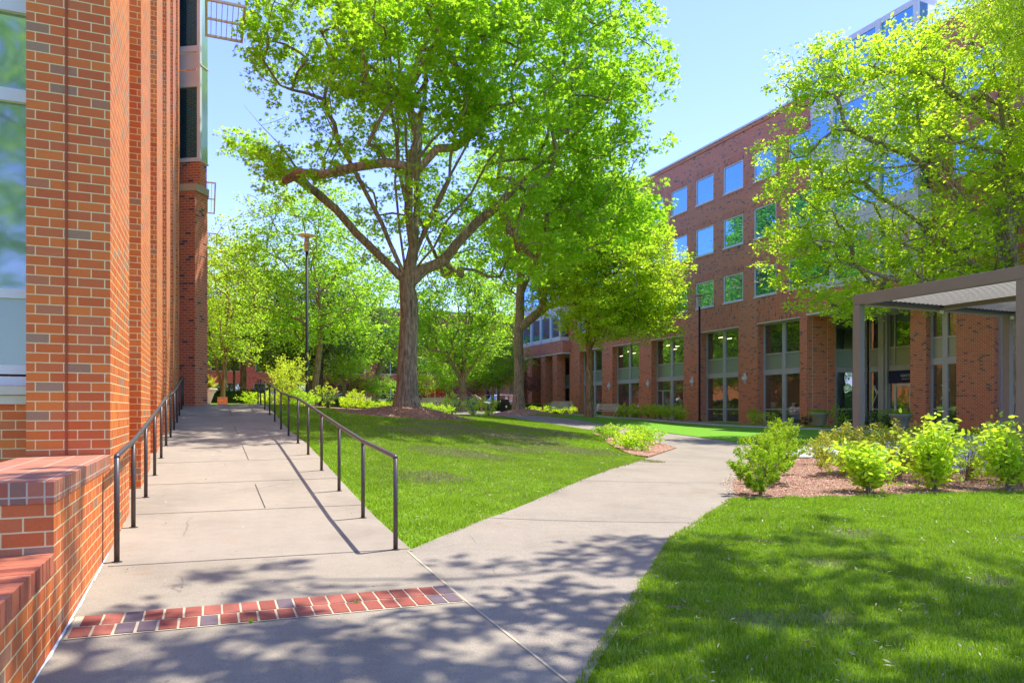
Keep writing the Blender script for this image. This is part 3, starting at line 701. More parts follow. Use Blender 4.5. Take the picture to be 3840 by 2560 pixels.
# main body, roof
mb = MB(); mb.box(36.0, 58, 4, 71, -.5, RT-.3); mb.box(32.6, 58, 4, 23.7, 6.75, RT-.3); mb.box(32.6, 58, 31.8, 60.5, 6.75, RT-.3); mb.box(32.6, 58, 23.7, 31.8, 6.9, RT-.31); mb.box(32.6,58,60.5,71,6.9,RT-.31)
part(mb, 'rear_wall', M['rbrick'], rb)
mb = MB(); mb.box(31.94, 58.1, 3.9, 71.1, RT-.35, RT-.12); part(mb, 'parapet', M['rbrick'], rb)
mb = MB(); mb.box(31.88, 58.2, 3.8, 71.2, RT-.12, RT); part(mb, 'roof', M['white'], rb)
mb = MB(); mb.box(36, 56, 8, 24, RT, 24.3); part(mb, 'penthouse', M['grey_alu'], rb)
mb = MB(); mb.box(32.62, 32.9, 31.8, 36, .3, 6.7); mb.box(34.2,34.3,36,60.5,.3,6.7); mb.box(34.2,34.3,4,22.2,.3,6.7); part(mb, 'inner_wall', M['black'], rb)
# wall end facing the viewer side of the bay return and far end
mb = MB(); mb.box(32.0, 36, 70.98, 71.0, -.5, RT-.35); part(mb, 'end_wall', M['rbrick'], rb)

def glazed_bay(y0, y1, cols_y, first):
    """white glazed bay standing on a projecting brick band"""
    FB = Frame((31.2, 0), (0, 1), (-1, 0))
    mb = MB(); mb.box(31.2, 32.3, y0-.3, y1+.35, 6.71, 7.85); part(mb, 'brick_band', M['rbrick'], rb)
    mb = MB(); mb.box(31.22, 35.9, y0-.28, y1+.33, 6.60, 6.708); part(mb, 'soffit', M['soffit'], rb)
    bay = MB(); mb = bay
    for z0, z1 in ((7.87, 8.22), (10.35, 11.85), (14.0, 15.62), (17.5, 18.3), (20.7, 21.0)): FB.box(mb, y0, y1, z0, z1, -1.2, 0)
    mb2 = MB()
    b = part(bay, 'glazed_bay', M['white'], rb)
    for u in cols_y:
        f = MB(); FB.box(f, u-.13, u+.13, 7.90, 20.95, -.2, .10); f.build('mullion', M['white'], b)
    cs = [y0]+list(cols_y)+[y1]
    for z0, z1 in ((8.22, 10.35), (11.85, 14.0), (15.62, 17.5), (18.3, 20.7)):
        pane(FB, 'pane', M['glass'], y0, y1, z0, z1, -.04, b, th=.5)
        f = MB()
        for i in range(len(cs)-1): FB.box(f, cs[i]+.0, cs[i+1], z0-.002, z0+.06, -.10, -.02)
        f.build('glazing_bar', M['white'], b)
    f = MB()
    for z in (10.9, 11.3, 14.6, 15.1, 17.9): FB.box(f, y0, y1, z, z+.015, -.01, .004)
    f.build('panel_joint', M['joint'], b)
glazed_bay(23.5, 30.2, (23.66, 25.75, 28.65), True)
glazed_bay(60.8, 70.2, (61.0, 63.0, 65.3, 67.6, 70.0), False)
# entrance recess: rotated pier, glazing, door
e = Vector((.919, -.394)); nrm = Vector((-.394, -.919))
Bp = Vector((31.93, 31.15))
mb = MB(); mb.prism([(32.0, 31.78), (31.98, 31.3), tuple(Bp), tuple(Bp+e*1.62), tuple(Bp+e*1.62-nrm*.8), (32.6, 32.4), (32.3, 31.9)], -.5, 6.7); part(mb, 'angled_pier', M['rbrick'], rb)
FG = Frame(Bp, (.919, -.394), (-.394, -.919))
mb = MB()
for u in (.30, 1.18): FG.box(mb, u, u+.02, .3, 6.65, -.005, .003)
part(mb, 'control_joint', M['cream'], rb)
def glazing(fr, a, b, d, us, name='entrance_glazing'):
    f = MB()
    for z0, z1 in ((.34, .42), (1.26, 1.32), (3.44, 3.73), (4.70, 4.77), (6.55, 6.66)): fr.box(f, a, b, z0, z1, d-.1, d)
    for u in us:
        for z0, z1 in ((.42, 1.26), (1.32, 3.44), (3.73, 4.70), (4.77, 6.55)): fr.box(f, u-.035, u+.035, z0, z1, d-.09, d-.002)
    w = part(f, name, M['grey_alu'], rb)
    pane(fr, 'pane', M['glass_dark'], a, b, .40, 3.45, d-.06, w); pane(fr, 'spandrel', M['glass_frost'], a, b, 3.74, 4.71, d-.05, w); pane(fr, 'pane', M['glass_dark'], a, b, 4.76, 6.56, d-.06, w)
    return w
glazing(FG, 1.63, 3.55, -.10, (1.70, 2.75, 3.50))
g = MB(); FG.box(g, 2.80, 2.88, .42, 2.75, -.13, -.06); FG.box(g, 3.38, 3.46, .42, 2.75, -.13, -.06); FG.box(g, 2.88, 3.38, 2.67, 2.75, -.13, -.06)
part(g, 'side_door', M['grey_alu'], rb)
FD = Frame((35.12, 0), (0, 1), (-1, 0))
glazing(FD, 24.5, 29.65, -.02, (24.6, 25.6, 26.9, 28.0, 28.35, 29.62))
mb = MB(); FD.box(mb, 28.52, 28.87, .3, 6.62, -.05, .22); FD.box(mb, 28.36, 28.515, .3, 6.62, -.05, .12); part(mb, 'column', M['grey_alu'], rb)
# sign with the name over the door
mb = MB(); FD.box(mb, 25.0, 28.33, 2.74, 3.43, 0, .05); sg = part(mb, 'sign_panel', M['navy'], rb)
def text(s, size, fr, u, d, z, mat, parent, mirror=-1, name='lettering'):
    cu = bpy.data.curves.new(name, 'FONT'); cu.body = s; cu.size = size; cu.extrude = .004; cu.align_x = 'LEFT'
    to = bpy.data.objects.new('t', cu); C.objects.link(to); bpy.context.view_layer.update()
    me = bpy.data.meshes.new_from_object(to.evaluated_get(bpy.context.evaluated_depsgraph_get())); bpy.data.objects.remove(to)
    for v in me.vertices:
        x, y, zz = v.co; v.co = fr.p(u + mirror*x, d+zz, z+y)
    me.materials.clear(); me.materials.append(mat); o = bpy.data.objects.new(name, me); C.objects.link(o); o.parent = parent
    return o
text('VENTU', .21, FD, 27.58, .056, 3.06, M['textw'], sg); text('920 MAIN CA', .085, FD, 27.5, .056, 2.92, M['textw'], sg)
g = MB(); FD.box(g, 26.93, 27.05, .36, 2.68, .0, .05); FD.box(g, 27.85, 27.97, .36, 2.68, .0, .05); FD.box(g, 27.05, 27.85, 2.56, 2.68, .0, .05); FD.box(g, 27.05, 27.85, .36, .52, .0, .05)
dr = part(g, 'door', M['white'], rb)
pane(FD, 'pane', M['glass_dark'], 27.05, 27.85, .52, 2.56, .01, dr)
h = MB(); FD.box(h, 27.1, 27.8, 1.28, 1.31, .055, .08); h.build('push_bar', M['grey_alu'], dr)
h = MB(); q = [FD.p(27.0, .05, 1.05), FD.p(27.0, .12, 1.08), FD.p(27.0, .12, 1.34), FD.p(27.0, .05, 1.37)]; h.tube(q, .015, 6); h.build('handle', M['black'], dr)
# letter marks on the glass
def strokes(fr, segs, u, z, s, d, w, name='glass_emblem'):
    mb = MB()
    for (x0, y0, x1, y1, ww) in segs:
        a = Vector((x0, y0))*s; b = Vector((x1, y1))*s; t = (b-a).normalized(); nn = Vector((-t.y, t.x))*ww*w
        pts = [a-nn, b-nn, b+nn, a+nn]
        f1 = [fr.p(u-p.x, d+.004, z+p.y) for p in pts]; f0 = [fr.p(u-p.x, d, z+p.y) for p in pts]
        mb.face(f1); mb.face(f0[::-1])
        for k in range(4): mb.face([f0[k], f0[(k+1)%4], f1[(k+1)%4], f1[k]])
    return part(mb, name, M['textw'], rb)
EM = [(0, -1.0, .46, .0, .8), (.46, 0, .92, 1.15, .8), (.02, .52, .34, .52, .7), (.14, .52, .44, -.02, 1), (.25, .52, .52, -.02, .8), (.60, .42, .86, -.02, 1), (.68, .46, .94, -.0, .8), (.58, -.03, .94, -.03, .7), (.42, .16, .74, .16, .7)]
strokes(FD, EM, 29.55, 2.2, .82, -.074, .020); strokes(FR, EM, 23.3, 2.2, .47, -.365, .012)
# wall lights on the piers
for y in (36.35, 41.9-.15, 47.3, 53.2):
    f = MB(); FR.box(f, y-.16, y+.16, 3.18, 3.40, .02, .16); o = part(f, 'wall_light', M['white'], rb)
    t = MB(); FR.box(t, y-.08, y-.04, 2.95, 3.62, .03, .10); FR.box(t, y+.04, y+.08, 2.95, 3.62, .03, .10); t.build('light_tube', M['white'], o)
# far bay piers and dark glazing behind them
mb = MB(); mb.box(31.3, 32.2, 61.96, 62.9, -.5, 6.7); mb.box(31.3, 32.2, 64.6, 65.6, -.5, 6.7); mb.box(31.3, 32.2, 67.7, 68.9, -.5, 6.7); mb.box(31.3,32.2,70.2,71,-.5,6.7); part(mb, 'bay_pier', M['rbrick'], rb)
FX = Frame((34.0, 0), (0, 1), (-1, 0)); glazing(FX, 60.6, 71, 0, (60.7, 62.6, 64.4, 66.2, 68, 69.6))

# ================================================================== FAR BUILDING closing the courtyard
fb = empty('brick_building', (15, 88, 1), 'distant red brick block with white framed storefronts behind the trees and parked cars', 'building')
FF = Frame((0, 88), (1, 0), (0, -1))
uo = []; go = []
x = -19.0
while x < 44: go.append((x, x+3.6, .9, 4.3)); uo += [(x+.2, x+3.4, 5.6, 7.7), (x+.2, x+3.4, 9.2, 11.3)]; x += 4.8
mb = MB(); FF.wall(mb, -20, 46, .5, 13.6, go+uo, .4); part(mb, 'facade_wall', M['fbrick'], fb)
for i, (a, b, c, d) in enumerate(go+uo):
    f = MB()
    for z in ([c, 3.1+.0, d-.08] if i < len(go) else [c, d-.08]): FF.box(f, a, b, z, z+.09, -.3, -.2)
    for u in (a, (a+b)/2-.05, b-.1): FF.box(f, u, u+.1, c+.09, d-.08, -.29, -.21)
    w = part(f, 'window', M['white'], fb); pane(FF, 'pane', M['glass_dark'], a+.02, b-.02, c+.02, d-.02, -.25, w)
mb = MB(); mb.box(-20, 46, 88.45, 110, .5, 13.4); part(mb, 'rear_wall', M['fbrick'], fb)
mb = MB(); mb.box(-20.2, 46.2, 87.9, 110.2, 13.6, 13.9); part(mb, 'roof', M['stone'], fb)
# ------------------------------------------------------------------ vegetation
LEAF = {
 'rhomb': (np.array([[0,0,0],[.5,.27,.05],[1,0,0],[.5,-.27,.05]]), np.array([[0,2,1],[0,3,2]])),
 'long': (np.array([[0,0,0],[.45,.14,.03],[1,0,-.04],[.45,-.14,.03]]), np.array([[0,2,1],[0,3,2]])),
 'oval': (np.array([[0,0,0],[.22,.2,.04],[.6,.24,.05],[1,0,-.08],[.6,-.24,.05],[.22,-.2,.04]]), np.array([[0,3,2],[0,2,1],[0,4,3],[0,5,4]])),
 'lobed': (np.array([[.45,0,0],[0,0,0],[.3,.14,.02],[.32,.48,.06],[.52,.17,.02],[.78,.36,.04],[.75,.1,0],[1.05,0,-.05],[.75,-.1,0],[.78,-.36,.04],[.52,-.17,.02],[.32,-.48,.06],[.3,-.14,.02]]),
           np.array([[0,1,2],[0,2,3],[0,3,4],[0,4,5],[0,5,6],[0,6,7],[0,7,8],[0,8,9],[0,9,10],[0,10,11],[0,11,12],[0,12,1]])[:, [0,2,1]]),
}
def leaf_cloud(pos, size, shape='rhomb', flat=0.55, droop=0.0, outward=None):
    """pos (n,3) -> verts, faces. flat: how horizontal the blades lie"""
    n = len(pos); lv, lf = LEAF[shape]
    th = rng.uniform(0, 2*np.pi, n); pitch = rng.normal(-droop, .45, n)
    d = np.stack([np.cos(th)*np.cos(pitch), np.sin(th)*np.cos(pitch), np.sin(pitch)], 1)
    up = rng.normal(0, 1, (n, 3))*(1-flat) + np.array([0, 0, 1.0])*flat
    s = np.cross(up, d); s /= np.linalg.norm(s, axis=1, keepdims=True)+1e-9
    u = np.cross(d, s)
    sz = size*rng.uniform(.65, 1.25, n)
    k = len(lv)
    V = pos[:,None,:] + sz[:,None,None]*(lv[None,:,0:1]*d[:,None,:] + lv[None,:,1:2]*s[:,None,:] + lv[None,:,2:3]*u[:,None,:])
    F = lf[None]+ (np.arange(n)*k)[:,None,None]
    return V.reshape(-1, 3), F.reshape(-1, 3)

def tube_np(paths):
    """paths: list of (pts(n,3), rad(n), sides)"""
    mb = MB()
    for pts, rad, n in paths: mb.tube(pts, rad, n, cap=False)
    return mb

def make_tree(name, label, base, rt, fork, center, radii, ncl, lpc, size, mat, bark, shape='rhomb', lean=(0, 0), limbs=7, rc=.7, seed=1,
              group=None, hollow=.35, up_bias=.55, zcut=None, cat='tree', lobes=None, extra=(), leader=True, droop=.1, flat=.5, sides=10, hand=(), lead=.25, thin=0):
    """base: (x,y,z) world. fork: height of the first fork. center/radii: crown ellipsoid relative to base"""
    r = np.random.default_rng(seed); c = np.array(center, float); R3 = np.array(radii, float)
    nodes = [np.array([0., 0., -.15])]; par = [-1]
    def add(p, q): nodes.append(np.array(p, float)); par.append(q); return len(nodes)-1
    # trunk
    cur = 0; nt_ = 7; wob = r.normal(0, rt*.18, (nt_+1, 2))
    for i in range(1, nt_+1):
        t = i/nt_; cur = add((lean[0]*t+wob[i,0]*t, lean[1]*t+wob[i,1]*t, fork*t), cur)
    forkn = cur; fp = nodes[cur].copy(); trunk_top = cur
    attach = [cur]; starts = []
    if leader:
        n = 8; top = np.array([c[0]*lead, c[1]*lead, c[2]+R3[2]*.45]); 
        for i in range(1, n+1):
            t = i/n; p = fp*(1-t)+top*t + np.append(r.normal(0, rt*.6, 2), 0); cur = add(p, cur); attach.append(cur)
            if i < n-1: starts.append(cur)
    else: starts = []
    starts = [forkn]*max(2, limbs//3) + starts
    a0 = r.uniform(0, 6.28)
    ang_list = [a0+2.4*i for i in range(limbs)]
    for i in range(limbs):
        s = starts[i % len(starts)] if leader else forkn
        an = ang_list[i]+r.normal(0, .25); p0 = nodes[s]
        el = r.uniform(.5, 1.15) if s == forkn or not leader else r.uniform(.25, .8)
        tgt = c + R3*np.array([math.cos(an)*math.cos(el)*.78, math.sin(an)*math.cos(el)*.78, math.sin(el)*.62 - .1])
        q = s; n = 6
        for k in range(1, n+1):
            t = k/n; p = p0*(1-t)+tgt*t; p[2] += math.sin(t*math.pi)*(.05)*R3[2]*(1 if el < .8 else .3)
            p[:2] += (t*(1-t))*(-.25)*(tgt[:2]-p0[:2]) if True else 0
            p += r.normal(0, .10, 3)*min(1, R3[0]/5); q = add(p, q); attach.append(q)
    for poly in hand:   # hand placed main limbs, relative coordinates; first index = height on the trunk
        p0 = np.array(poly[0]); q = int(np.argmin([np.linalg.norm(x-p0) for x in nodes]))
        for p in poly[1:]:
            a = nodes[q]; 
            for t in (.33, .66, 1.0): q = add(a*(1-t)+np.array(p)*t + r.normal(0, .05, 3), q); attach.append(q)
    # crown clusters
    lob = r.normal(0, 1, (9, 3)); lob /= np.linalg.norm(lob, axis=1, keepdims=True)
    cl = []
    while len(cl) < ncl:
        d = r.normal(0, 1, 3); d /= np.linalg.norm(d); rad = r.uniform(hollow, 1)**.6
        bump = .80+.24*max(0, float((lob@d).max())-.55)/.45
        p = c+R3*d*rad*bump
        if thin and p[2] < c[2]+.0*R3[2] and r.uniform() < thin and (p[0]*(-.25)+p[1]*(-.97)) > -2.5 and math.hypot(p[0]-fp[0], p[1]-fp[1]) < 4.2: continue
        if zcut is not None and p[2] < zcut + .12*math.hypot(p[0]-fp[0], p[1]-fp[1])*r.uniform(-.6, 1): continue
        cl.append(p)
    for (ex, er, en) in extra:
        for _ in range(en):
            d = r.normal(0, 1, 3); d /= np.linalg.norm(d); cl.append(np.array(ex)+np.array(er)*d*r.uniform(.1, 1)**.5)
    cl.sort(key=lambda p: np.linalg.norm((p-fp)/np.array([1, 1, 1.3])))
    NP = np.array(nodes); isatt = np.zeros(len(nodes), bool); isatt[attach] = True; cap = len(nodes)+len(cl)*3+5
    buf = np.zeros((cap, 3)); buf[:len(nodes)] = NP; at = np.zeros(cap, bool); at[:len(nodes)] = isatt; cnt = len(nodes)
    tips = []
    for p in cl:
        dv = p-buf[:cnt]; dist = np.linalg.norm(dv, axis=1)
        pen = dist + .35*np.maximum(0, -dv[:,2]) ; pen[~at[:cnt]] = 1e9
        q = int(np.argmin(pen)); a = buf[q].copy(); L_ = dist[q]
        k = 1 if L_ < .5 else (2 if L_ < 1.6 else 3)
        for i in range(1, k+1):
            t = i/k; m_ = a*(1-t)+p*t; m_[2] += math.sin(t*math.pi)*.10*L_*r.uniform(-.3, 1); m_ += r.normal(0, .035, 3)*L_*(t < 1)
            nodes.append(m_); par.append(q); buf[cnt] = m_; at[cnt] = True; q = cnt; cnt += 1
        tips.append(q)
    n = len(nodes); w = np.zeros(n)
    for t in tips: w[t] += 1
    w[w == 0] = .0
    for i in range(n-1, 0, -1): w[par[i]] += w[i]
    w = np.maximum(w, .6); tot = w[forkn]
    rad = np.maximum(.010+.0*w, rt*.92*(w/tot)**.48)
    for i in range(nt_+1): rad[i] = rt*(1.0 + .55*math.exp(-(nodes[i][2]+.15)/(.28+rt*.6)) )*(1-.12*i/nt_)
    child = [[] for _ in range(n)]
    for i in range(1, n): child[par[i]].append(i)
    stack = [(0, None)]; paths = []
    while stack:
        s, pr = stack.pop(); pts = []; rr = []
        if pr is not None: pts.append(nodes[pr]); rr.append(min(rad[pr]*.8, rad[s]*1.25))
        q = s
        while True:
            pts.append(nodes[q]); rr.append(rad[q]); ch = child[q]
            if not ch: break
            ch = sorted(ch, key=lambda z: -w[z]); 
            for o_ in ch[1:]: stack.append((o_, q))
            q = ch[0]
        if len(pts) > 1:
            rr[-1] *= .5; paths.append((pts, rr, sides if rr[0] > .12 else (6 if rr[0] > .04 else 4)))
    root = empty(name, base, label, cat, group)
    tb = tube_np(paths)
    tr = tb.build('trunk', bark, root, smooth=True)
    P = np.array([nodes[t] for t in tips]); 
    cnts = r.integers(int(lpc*.6), int(lpc*1.4)+1, len(P))
    # each cluster is a handful of twig ends, each carrying a tight spray of leaves
    sub = 7; SP = []
    for p in P:
        d = r.normal(0, 1, (sub, 3)); d /= np.linalg.norm(d, axis=1, keepdims=True)
        SP.append(p+d*(r.uniform(.15, 1, (sub, 1))**.45)*np.array([rc, rc, rc*.55])*.95)
    SP = np.array(SP).reshape(-1, sub, 3)
    idx = np.repeat(np.arange(len(P)), cnts); si = r.integers(0, sub, len(idx))
    q = r.normal(0, 1, (len(idx), 3)); q /= np.linalg.norm(q, axis=1, keepdims=True)
    pos = SP[idx, si]+q*(r.uniform(0, 1, (len(idx), 1))**.5)*np.array([.30, .30, .20])*rc
    pos[:,2] -= .05*rc
    V, F = leaf_cloud(pos, size, shape, flat, droop)
    np_mesh('crown', V, F, mat, root)
    return root

def blob_shrub(name, label, x, y, h, r_, n, size, mat, shape='rhomb', seed=0, cat='shrub', group=None, stems=7, zc=.55, droop=-.35, spiky=0.0, z=None, open_=False, stem_mat=None, lean=(0,0), part_name='foliage'):
    r = np.random.default_rng(seed+100); z = H(x, y)+.04 if z is None else z
    root = empty(name, (x, y, z), label, cat, group)
    mb = MB(); P = []
    ns = stems
    for i in range(ns):
        a = r.uniform(0, 6.28); el = r.uniform(.15, 1)
        tip = np.array([math.cos(a)*r_*el*.9+lean[0]*el, math.sin(a)*r_*el*.9+lean[1]*el, h*(1.0-.35*el*el)*r.uniform(.75, 1.05)])
        mid = tip*.5+np.array([0, 0, .1*h])+r.normal(0, .03*h, 3)
        pts = [np.array([r.normal(0, .02), r.normal(0, .02), -.03]), mid*.5+np.array([0,0,.03*h]), mid, tip]
        mb.tube(pts, [.012*h+.003, .009*h+.003, .006*h+.002, .002], 5, cap=False)
        for t in np.linspace(.28 if open_ else .15, 1, 6): P.append(np.array([np.interp(t, [0,.33,.66,1], [p[j] for p in pts]) for j in range(3)]))
    mb.build('stem', stem_mat or M['bark'], root)
    P = np.array(P)
    if open_:
        pos = P[r.integers(0, len(P), n)] + r.normal(0, 1, (n, 3))*np.array([.16, .16, .13])*r_*1.1
    else:
        d = r.normal(0, 1, (n, 3)); d /= np.linalg.norm(d, axis=1, keepdims=True); rad = r.uniform(0, 1, n)**.38
        lob = r.normal(0, 1, (14, 3)); lob /= np.linalg.norm(lob, axis=1, keepdims=True)
        bump = .72+.32*np.clip(((d@lob.T).max(1)-.5)/.5, 0, 1)+spiky*np.abs(r.normal(0, .12, n))
        nc = max(24, int(46*(r_+h)))
        dc = r.normal(0, 1, (nc, 3)); dc /= np.linalg.norm(dc, axis=1, keepdims=True); cr = (r.uniform(.12, 1, nc)**.45)*(.78+.3*np.clip(((dc@lob.T).max(1)-.5)/.5, 0, 1)+spiky*.12*np.abs(r.normal(0, 1, nc)))
        cc = dc*cr[:,None]*np.array([r_, r_, h*.5])+np.array([0, 0, h*zc]); ci = r.integers(0, nc, n); along = r.uniform(0, 1, n)
        sprig = (dc+np.array([0, 0, .7]))*.16*(r_+h)*.5
        pos = cc[ci]+sprig[ci]*along[:,None]+d*(rad*(1-.6*along))[:,None]*.13*(r_+h*.5)
        pos[:,:2] *= (np.clip(pos[:,2]/h, 0, 1)[:,None]*.55+.55)
    pos = pos[pos[:,2] > .01]
    V, F = leaf_cloud(pos, size, shape, .35, droop)
    np_mesh(part_name, V, F, mat, root)
    return root

# --- the big oak on its mulch mound
def mound(x, y, rx, ry, hgt, label, seed=0, zb=None):
    r = np.random.default_rng(seed); mb = MB(); n = 44; rings = 9; z0 = H(x, y) if zb is None else zb
    mb.v.append((x, y, z0+hgt))
    wob = 1+.05*np.sin(np.arange(n)*2*np.pi/n*3+1)+.03*np.sin(np.arange(n)*2*np.pi/n*7)
    for i in range(1, rings+1):
        t = i/rings
        for k in range(n):
            a = 2*math.pi*k/n; px, py = x+rx*t*wob[k]*math.cos(a), y+ry*t*wob[k]*math.sin(a)
            hz = hgt*(math.cos(t*math.pi)*.5+.5)*(1.0)+r.normal(0, .012)
            bz = H(px, py)
            zz = bz+.015+hz if i < rings else bz-.02
            mb.v.append((px, py, zz))
    for k in range(n): mb.f.append((0, 1+k, 1+(k+1)%n)); mb.m.append(0)
    for i in range(rings-1):
        for k in range(n): a = 1+i*n; k2 = (k+1)%n; mb.f.append((a+k, a+n+k, a+n+k2, a+k2)); mb.m.append(0)
    return tag(mb.build('mulch_mound', M['mulch'], smooth=False), kind='structure')
mound(6.65, 25.0, 2.6, 2.5, .42, '', 1, zb=H(6.65, 25))
mound(19.4, 43.6, 2.9, 2.3, .36, '', 2)

make_tree('oak_tree', 'large spreading oak with thick grey trunk on the mulch mound in the lawn', (6.6, 25.02, H(6.65, 25)+.36), .36, 4.5,
   (1.7, -1.2, 11.4), (7.3, 6.8, 7.6), 800, 125, .165, M['leaf_oak'], M['bark'], 'lobed', lean=(.05, 0), limbs=9, rc=.95, seed=11, hollow=.35, zcut=4.8, sides=14, thin=.9,
   extra=[((-4.4, 2.0, 8.6), (1.0, 1.2, .9), 10), ((-1.4, -6.3, 9.8), (2.6, 1.7, 1.4), 28), ((-1.4, -8.4, 10.6), (2.2, 1.6, 1.0), 16), ((6.5, -2.5, 7.0), (2.4, 2, 1.5), 50), ((-5.3, 2.6, 9.6), (.7, .7, .5), 5)],
   hand=[((0,0,4.3), (-1.7, .8, 6.3), (-3.6, 1.6, 8.6), (-5.4, 2.2, 10.8)), ((0,0,4.4), (-.9, .1, 6.6), (-2.4, .7, 9.5), (-3.8, 1, 12.6)), ((0,0,4.5), (.2, 0, 7.0), (.0, .2, 10.5), (-.4, .3, 15)),
         ((0,0,4.5), (1.0, -.4, 7.2), (1.7, -.7, 10), (2.8, -1, 14)), ((0,0,4.3), (1.7, -.7, 5.9), (3.7, -1.5, 8.0), (6.2, -2.4, 10.4)), ((0,0,4.4), (1.3, -.8, 6.6), (3.4, -1.9, 9.8), (5.2, -2.6, 12.6))])
make_tree('oak_tree', 'tall straight trunked oak on the second mulch mound near the red building', (19.32, 43.94, H(19.3, 43.9)+.34), .34, 7.5,
   (2.4, -1.4, 13.2), (7.2, 6.2, 7.2), 560, 75, .24, M['leaf_mid'], M['bark'], 'rhomb', limbs=8, rc=1.2, seed=22, hollow=.35, zcut=6.0, sides=12,
   extra=[((5.5, -2, 6.8), (2.6, 2, 1.2), 40)], hand=[((0,0,5.2), (1.6, -.7, 6.8), (4.2, -1.8, 7.6), (7.2, -2.8, 8.0)), ((0,0,4.6), (-1.6, .7, 6.6), (-3.2, 1.6, 9.4))])
make_tree('elm_tree', 'yellow green tree with shaggy tan trunk between the two courtyard benches', (22.22, 39.44, H(22.2, 39.4)), .24, 4.2,
   (1.0, -1.4, 8.8), (4.9, 4.6, 4.9), 560, 80, .19, M['leaf_bright'], M['bark_tan'], 'rhomb', limbs=9, rc=.95, seed=33, hollow=.3, zcut=4.6, leader=True,
   extra=[((2.3, -2.2, 7.0), (2.0, 1.8, 1.6), 60), ((1.6, -2.0, 11.2), (2.0, 1.8, 1.6), 44)])
make_tree('maple_tree', 'low forking dark trunked tree behind the cafe tables left of the second oak', (19.82, 56.79, H(19.8, 56.8)), .30, 2.9,
   (-.6, .4, 8.4), (5.6, 5.2, 5.6), 380, 62, .25, M['leaf_mid'], M['bark'], 'rhomb', limbs=8, rc=1.2, seed=44, leader=False, zcut=3.9, hollow=.35,
   hand=[((0,0,2.6), (-1.4, .6, 5.0), (-3.0, 1.4, 7.8)), ((0,0,2.8), (1.2, -.4, 4.6), (2.6, -1, 7.6)), ((0,0,2.9),(.1,0,5),(.3,0,8))])
make_tree('maple_tree', 'leaning rough barked tree with open crown behind the lamp post', (6.19, 46.31, H(6.2, 46.3)), .21, 5.2,
   (-.4, .2, 8.6), (5.2, 4.8, 6.0), 460, 62, .20, M['leaf_mid'], M['bark'], 'rhomb', lean=(.5, -.1), limbs=9, rc=1.1, seed=55, zcut=3.8, hollow=.4)
make_tree('oak_tree', 'dense dark crowned tree with near black trunk deep in the courtyard', (8.7, 61.55, H(8.7, 61.5)), .34, 4.2,
   (-.5, 0, 7.6), (6.6, 6, 4.6), 380, 44, .25, M['leaf_dark'], M['bark_dark'], 'rhomb', limbs=9, rc=1.3, seed=66, zcut=3.4, hollow=.3)
make_tree('oak_tree', 'broad pale green tree rising above the end of the ramp at left', (3.0, 68, H(3, 68)), .3, 4, (-.3, 0, 8.8), (4.6, 4.6, 6.4), 300, 44, .26, M['leaf_mid'], M['bark'], limbs=8, rc=1.4, seed=71, zcut=3.4, hollow=.3)
make_tree('maple_tree', 'tall light tree standing behind the leaning tree', (9.5, 73, H(9.5, 73)), .3, 4, (0, 0, 9.6), (6.0, 5.6, 7.4), 300, 42, .3, M['leaf_bright'], M['bark'], limbs=8, rc=1.5, seed=72, zcut=2.8, hollow=.3)
make_tree('maple_tree', 'rounded tree seen between the big oak and its left neighbour', (15.6, 70, H(15.6, 70)), .3, 4, (0, 0, 9.4), (5.4, 5.6, 6.4), 300, 42, .3, M['leaf_mid'], M['bark'], limbs=8, rc=1.4, seed=73, zcut=3.0, hollow=.3)
make_tree('maple_tree', 'yellowing tree behind the trash can near the parked cars', (27.2, 67.0, H(27, 67)), .16, 2.4, (0, 0, 5.2), (4.0, 3.6, 3.2), 200, 42, .22, M['leaf_yellow'], M['bark'], limbs=7, rc=1.0, seed=74, zcut=1.9, hollow=.25)
make_tree('oak_tree', 'big green tree beyond the parking lot behind the second oak', (36, 84, 1.05), .3, 5, (-1, -1, 11), (7, 6, 7), 260, 42, .34, M['leaf_mid'], M['bark'], limbs=8, rc=1.6, seed=75, zcut=4, hollow=.3)
make_tree('oak_tree', 'narrow tree just past the corner of the left building', (1.1, 52, H(1.1, 52)), .16, 4.2, (0.5, .3, 8.0), (3.0, 3.2, 5.0), 200, 42, .18, M['leaf_bright'], M['bark'], limbs=7, rc=1.0, seed=76, zcut=3.2, hollow=.3)
# right hand tree behind the pergola and the two willow oaks that overhang the foreground
make_tree('maple_tree', 'bright green tree with mossy trunk behind the pergola spreading across the red facade', (28.3, 17.2, H(28.3, 17.2)), .34, 5.2,
   (-1.9, 2.1, 10.9), (5.2, 5.4, 7.0), 460, 105, .165, M['leaf_bright'], M['bark'], 'rhomb', limbs=9, rc=1.0, seed=81, hollow=.35, zcut=5.0, sides=12,
   extra=[((-6.0, 4.2, 14.6), (1.7, 1.5, 1.6), 34), ((-6.3, 4.8, 10.8), (1.4, 1.3, 1.8), 24), ((-5.9, 4.9, 7.6), (1.6, 1.6, 1.6), 34), ((-4.6, 3.9, 5.4), (2.0, 1.6, .7), 20)],
   hand=[((0,0,4.8), (-1.6, .8, 5.5), (-3.6, 1.9, 5.9), (-5.6, 3.0, 6.6)), ((0,0,5), (-1.6, .9, 6.8), (-3.6, 2.0, 8.6), (-5.6, 3.2, 10.4)), ((0,0,5.1), (-1.2, .6, 8), (-2.6, 1.4, 11.4))])
make_tree('willow_oak_tree', 'fine leaved yellow green branches hanging in at the top right corner', (28.5, 8.6, H(28.5, 8.6)), .26, 7.5,
   (-3.6, 3.6, 14.6), (5.0, 4.6, 4.6), 620, 120, .16, M['leaf_lime'], M['bark'], 'long', limbs=8, rc=.9, seed=91, hollow=.35, zcut=9.4, droop=.7, flat=.2)
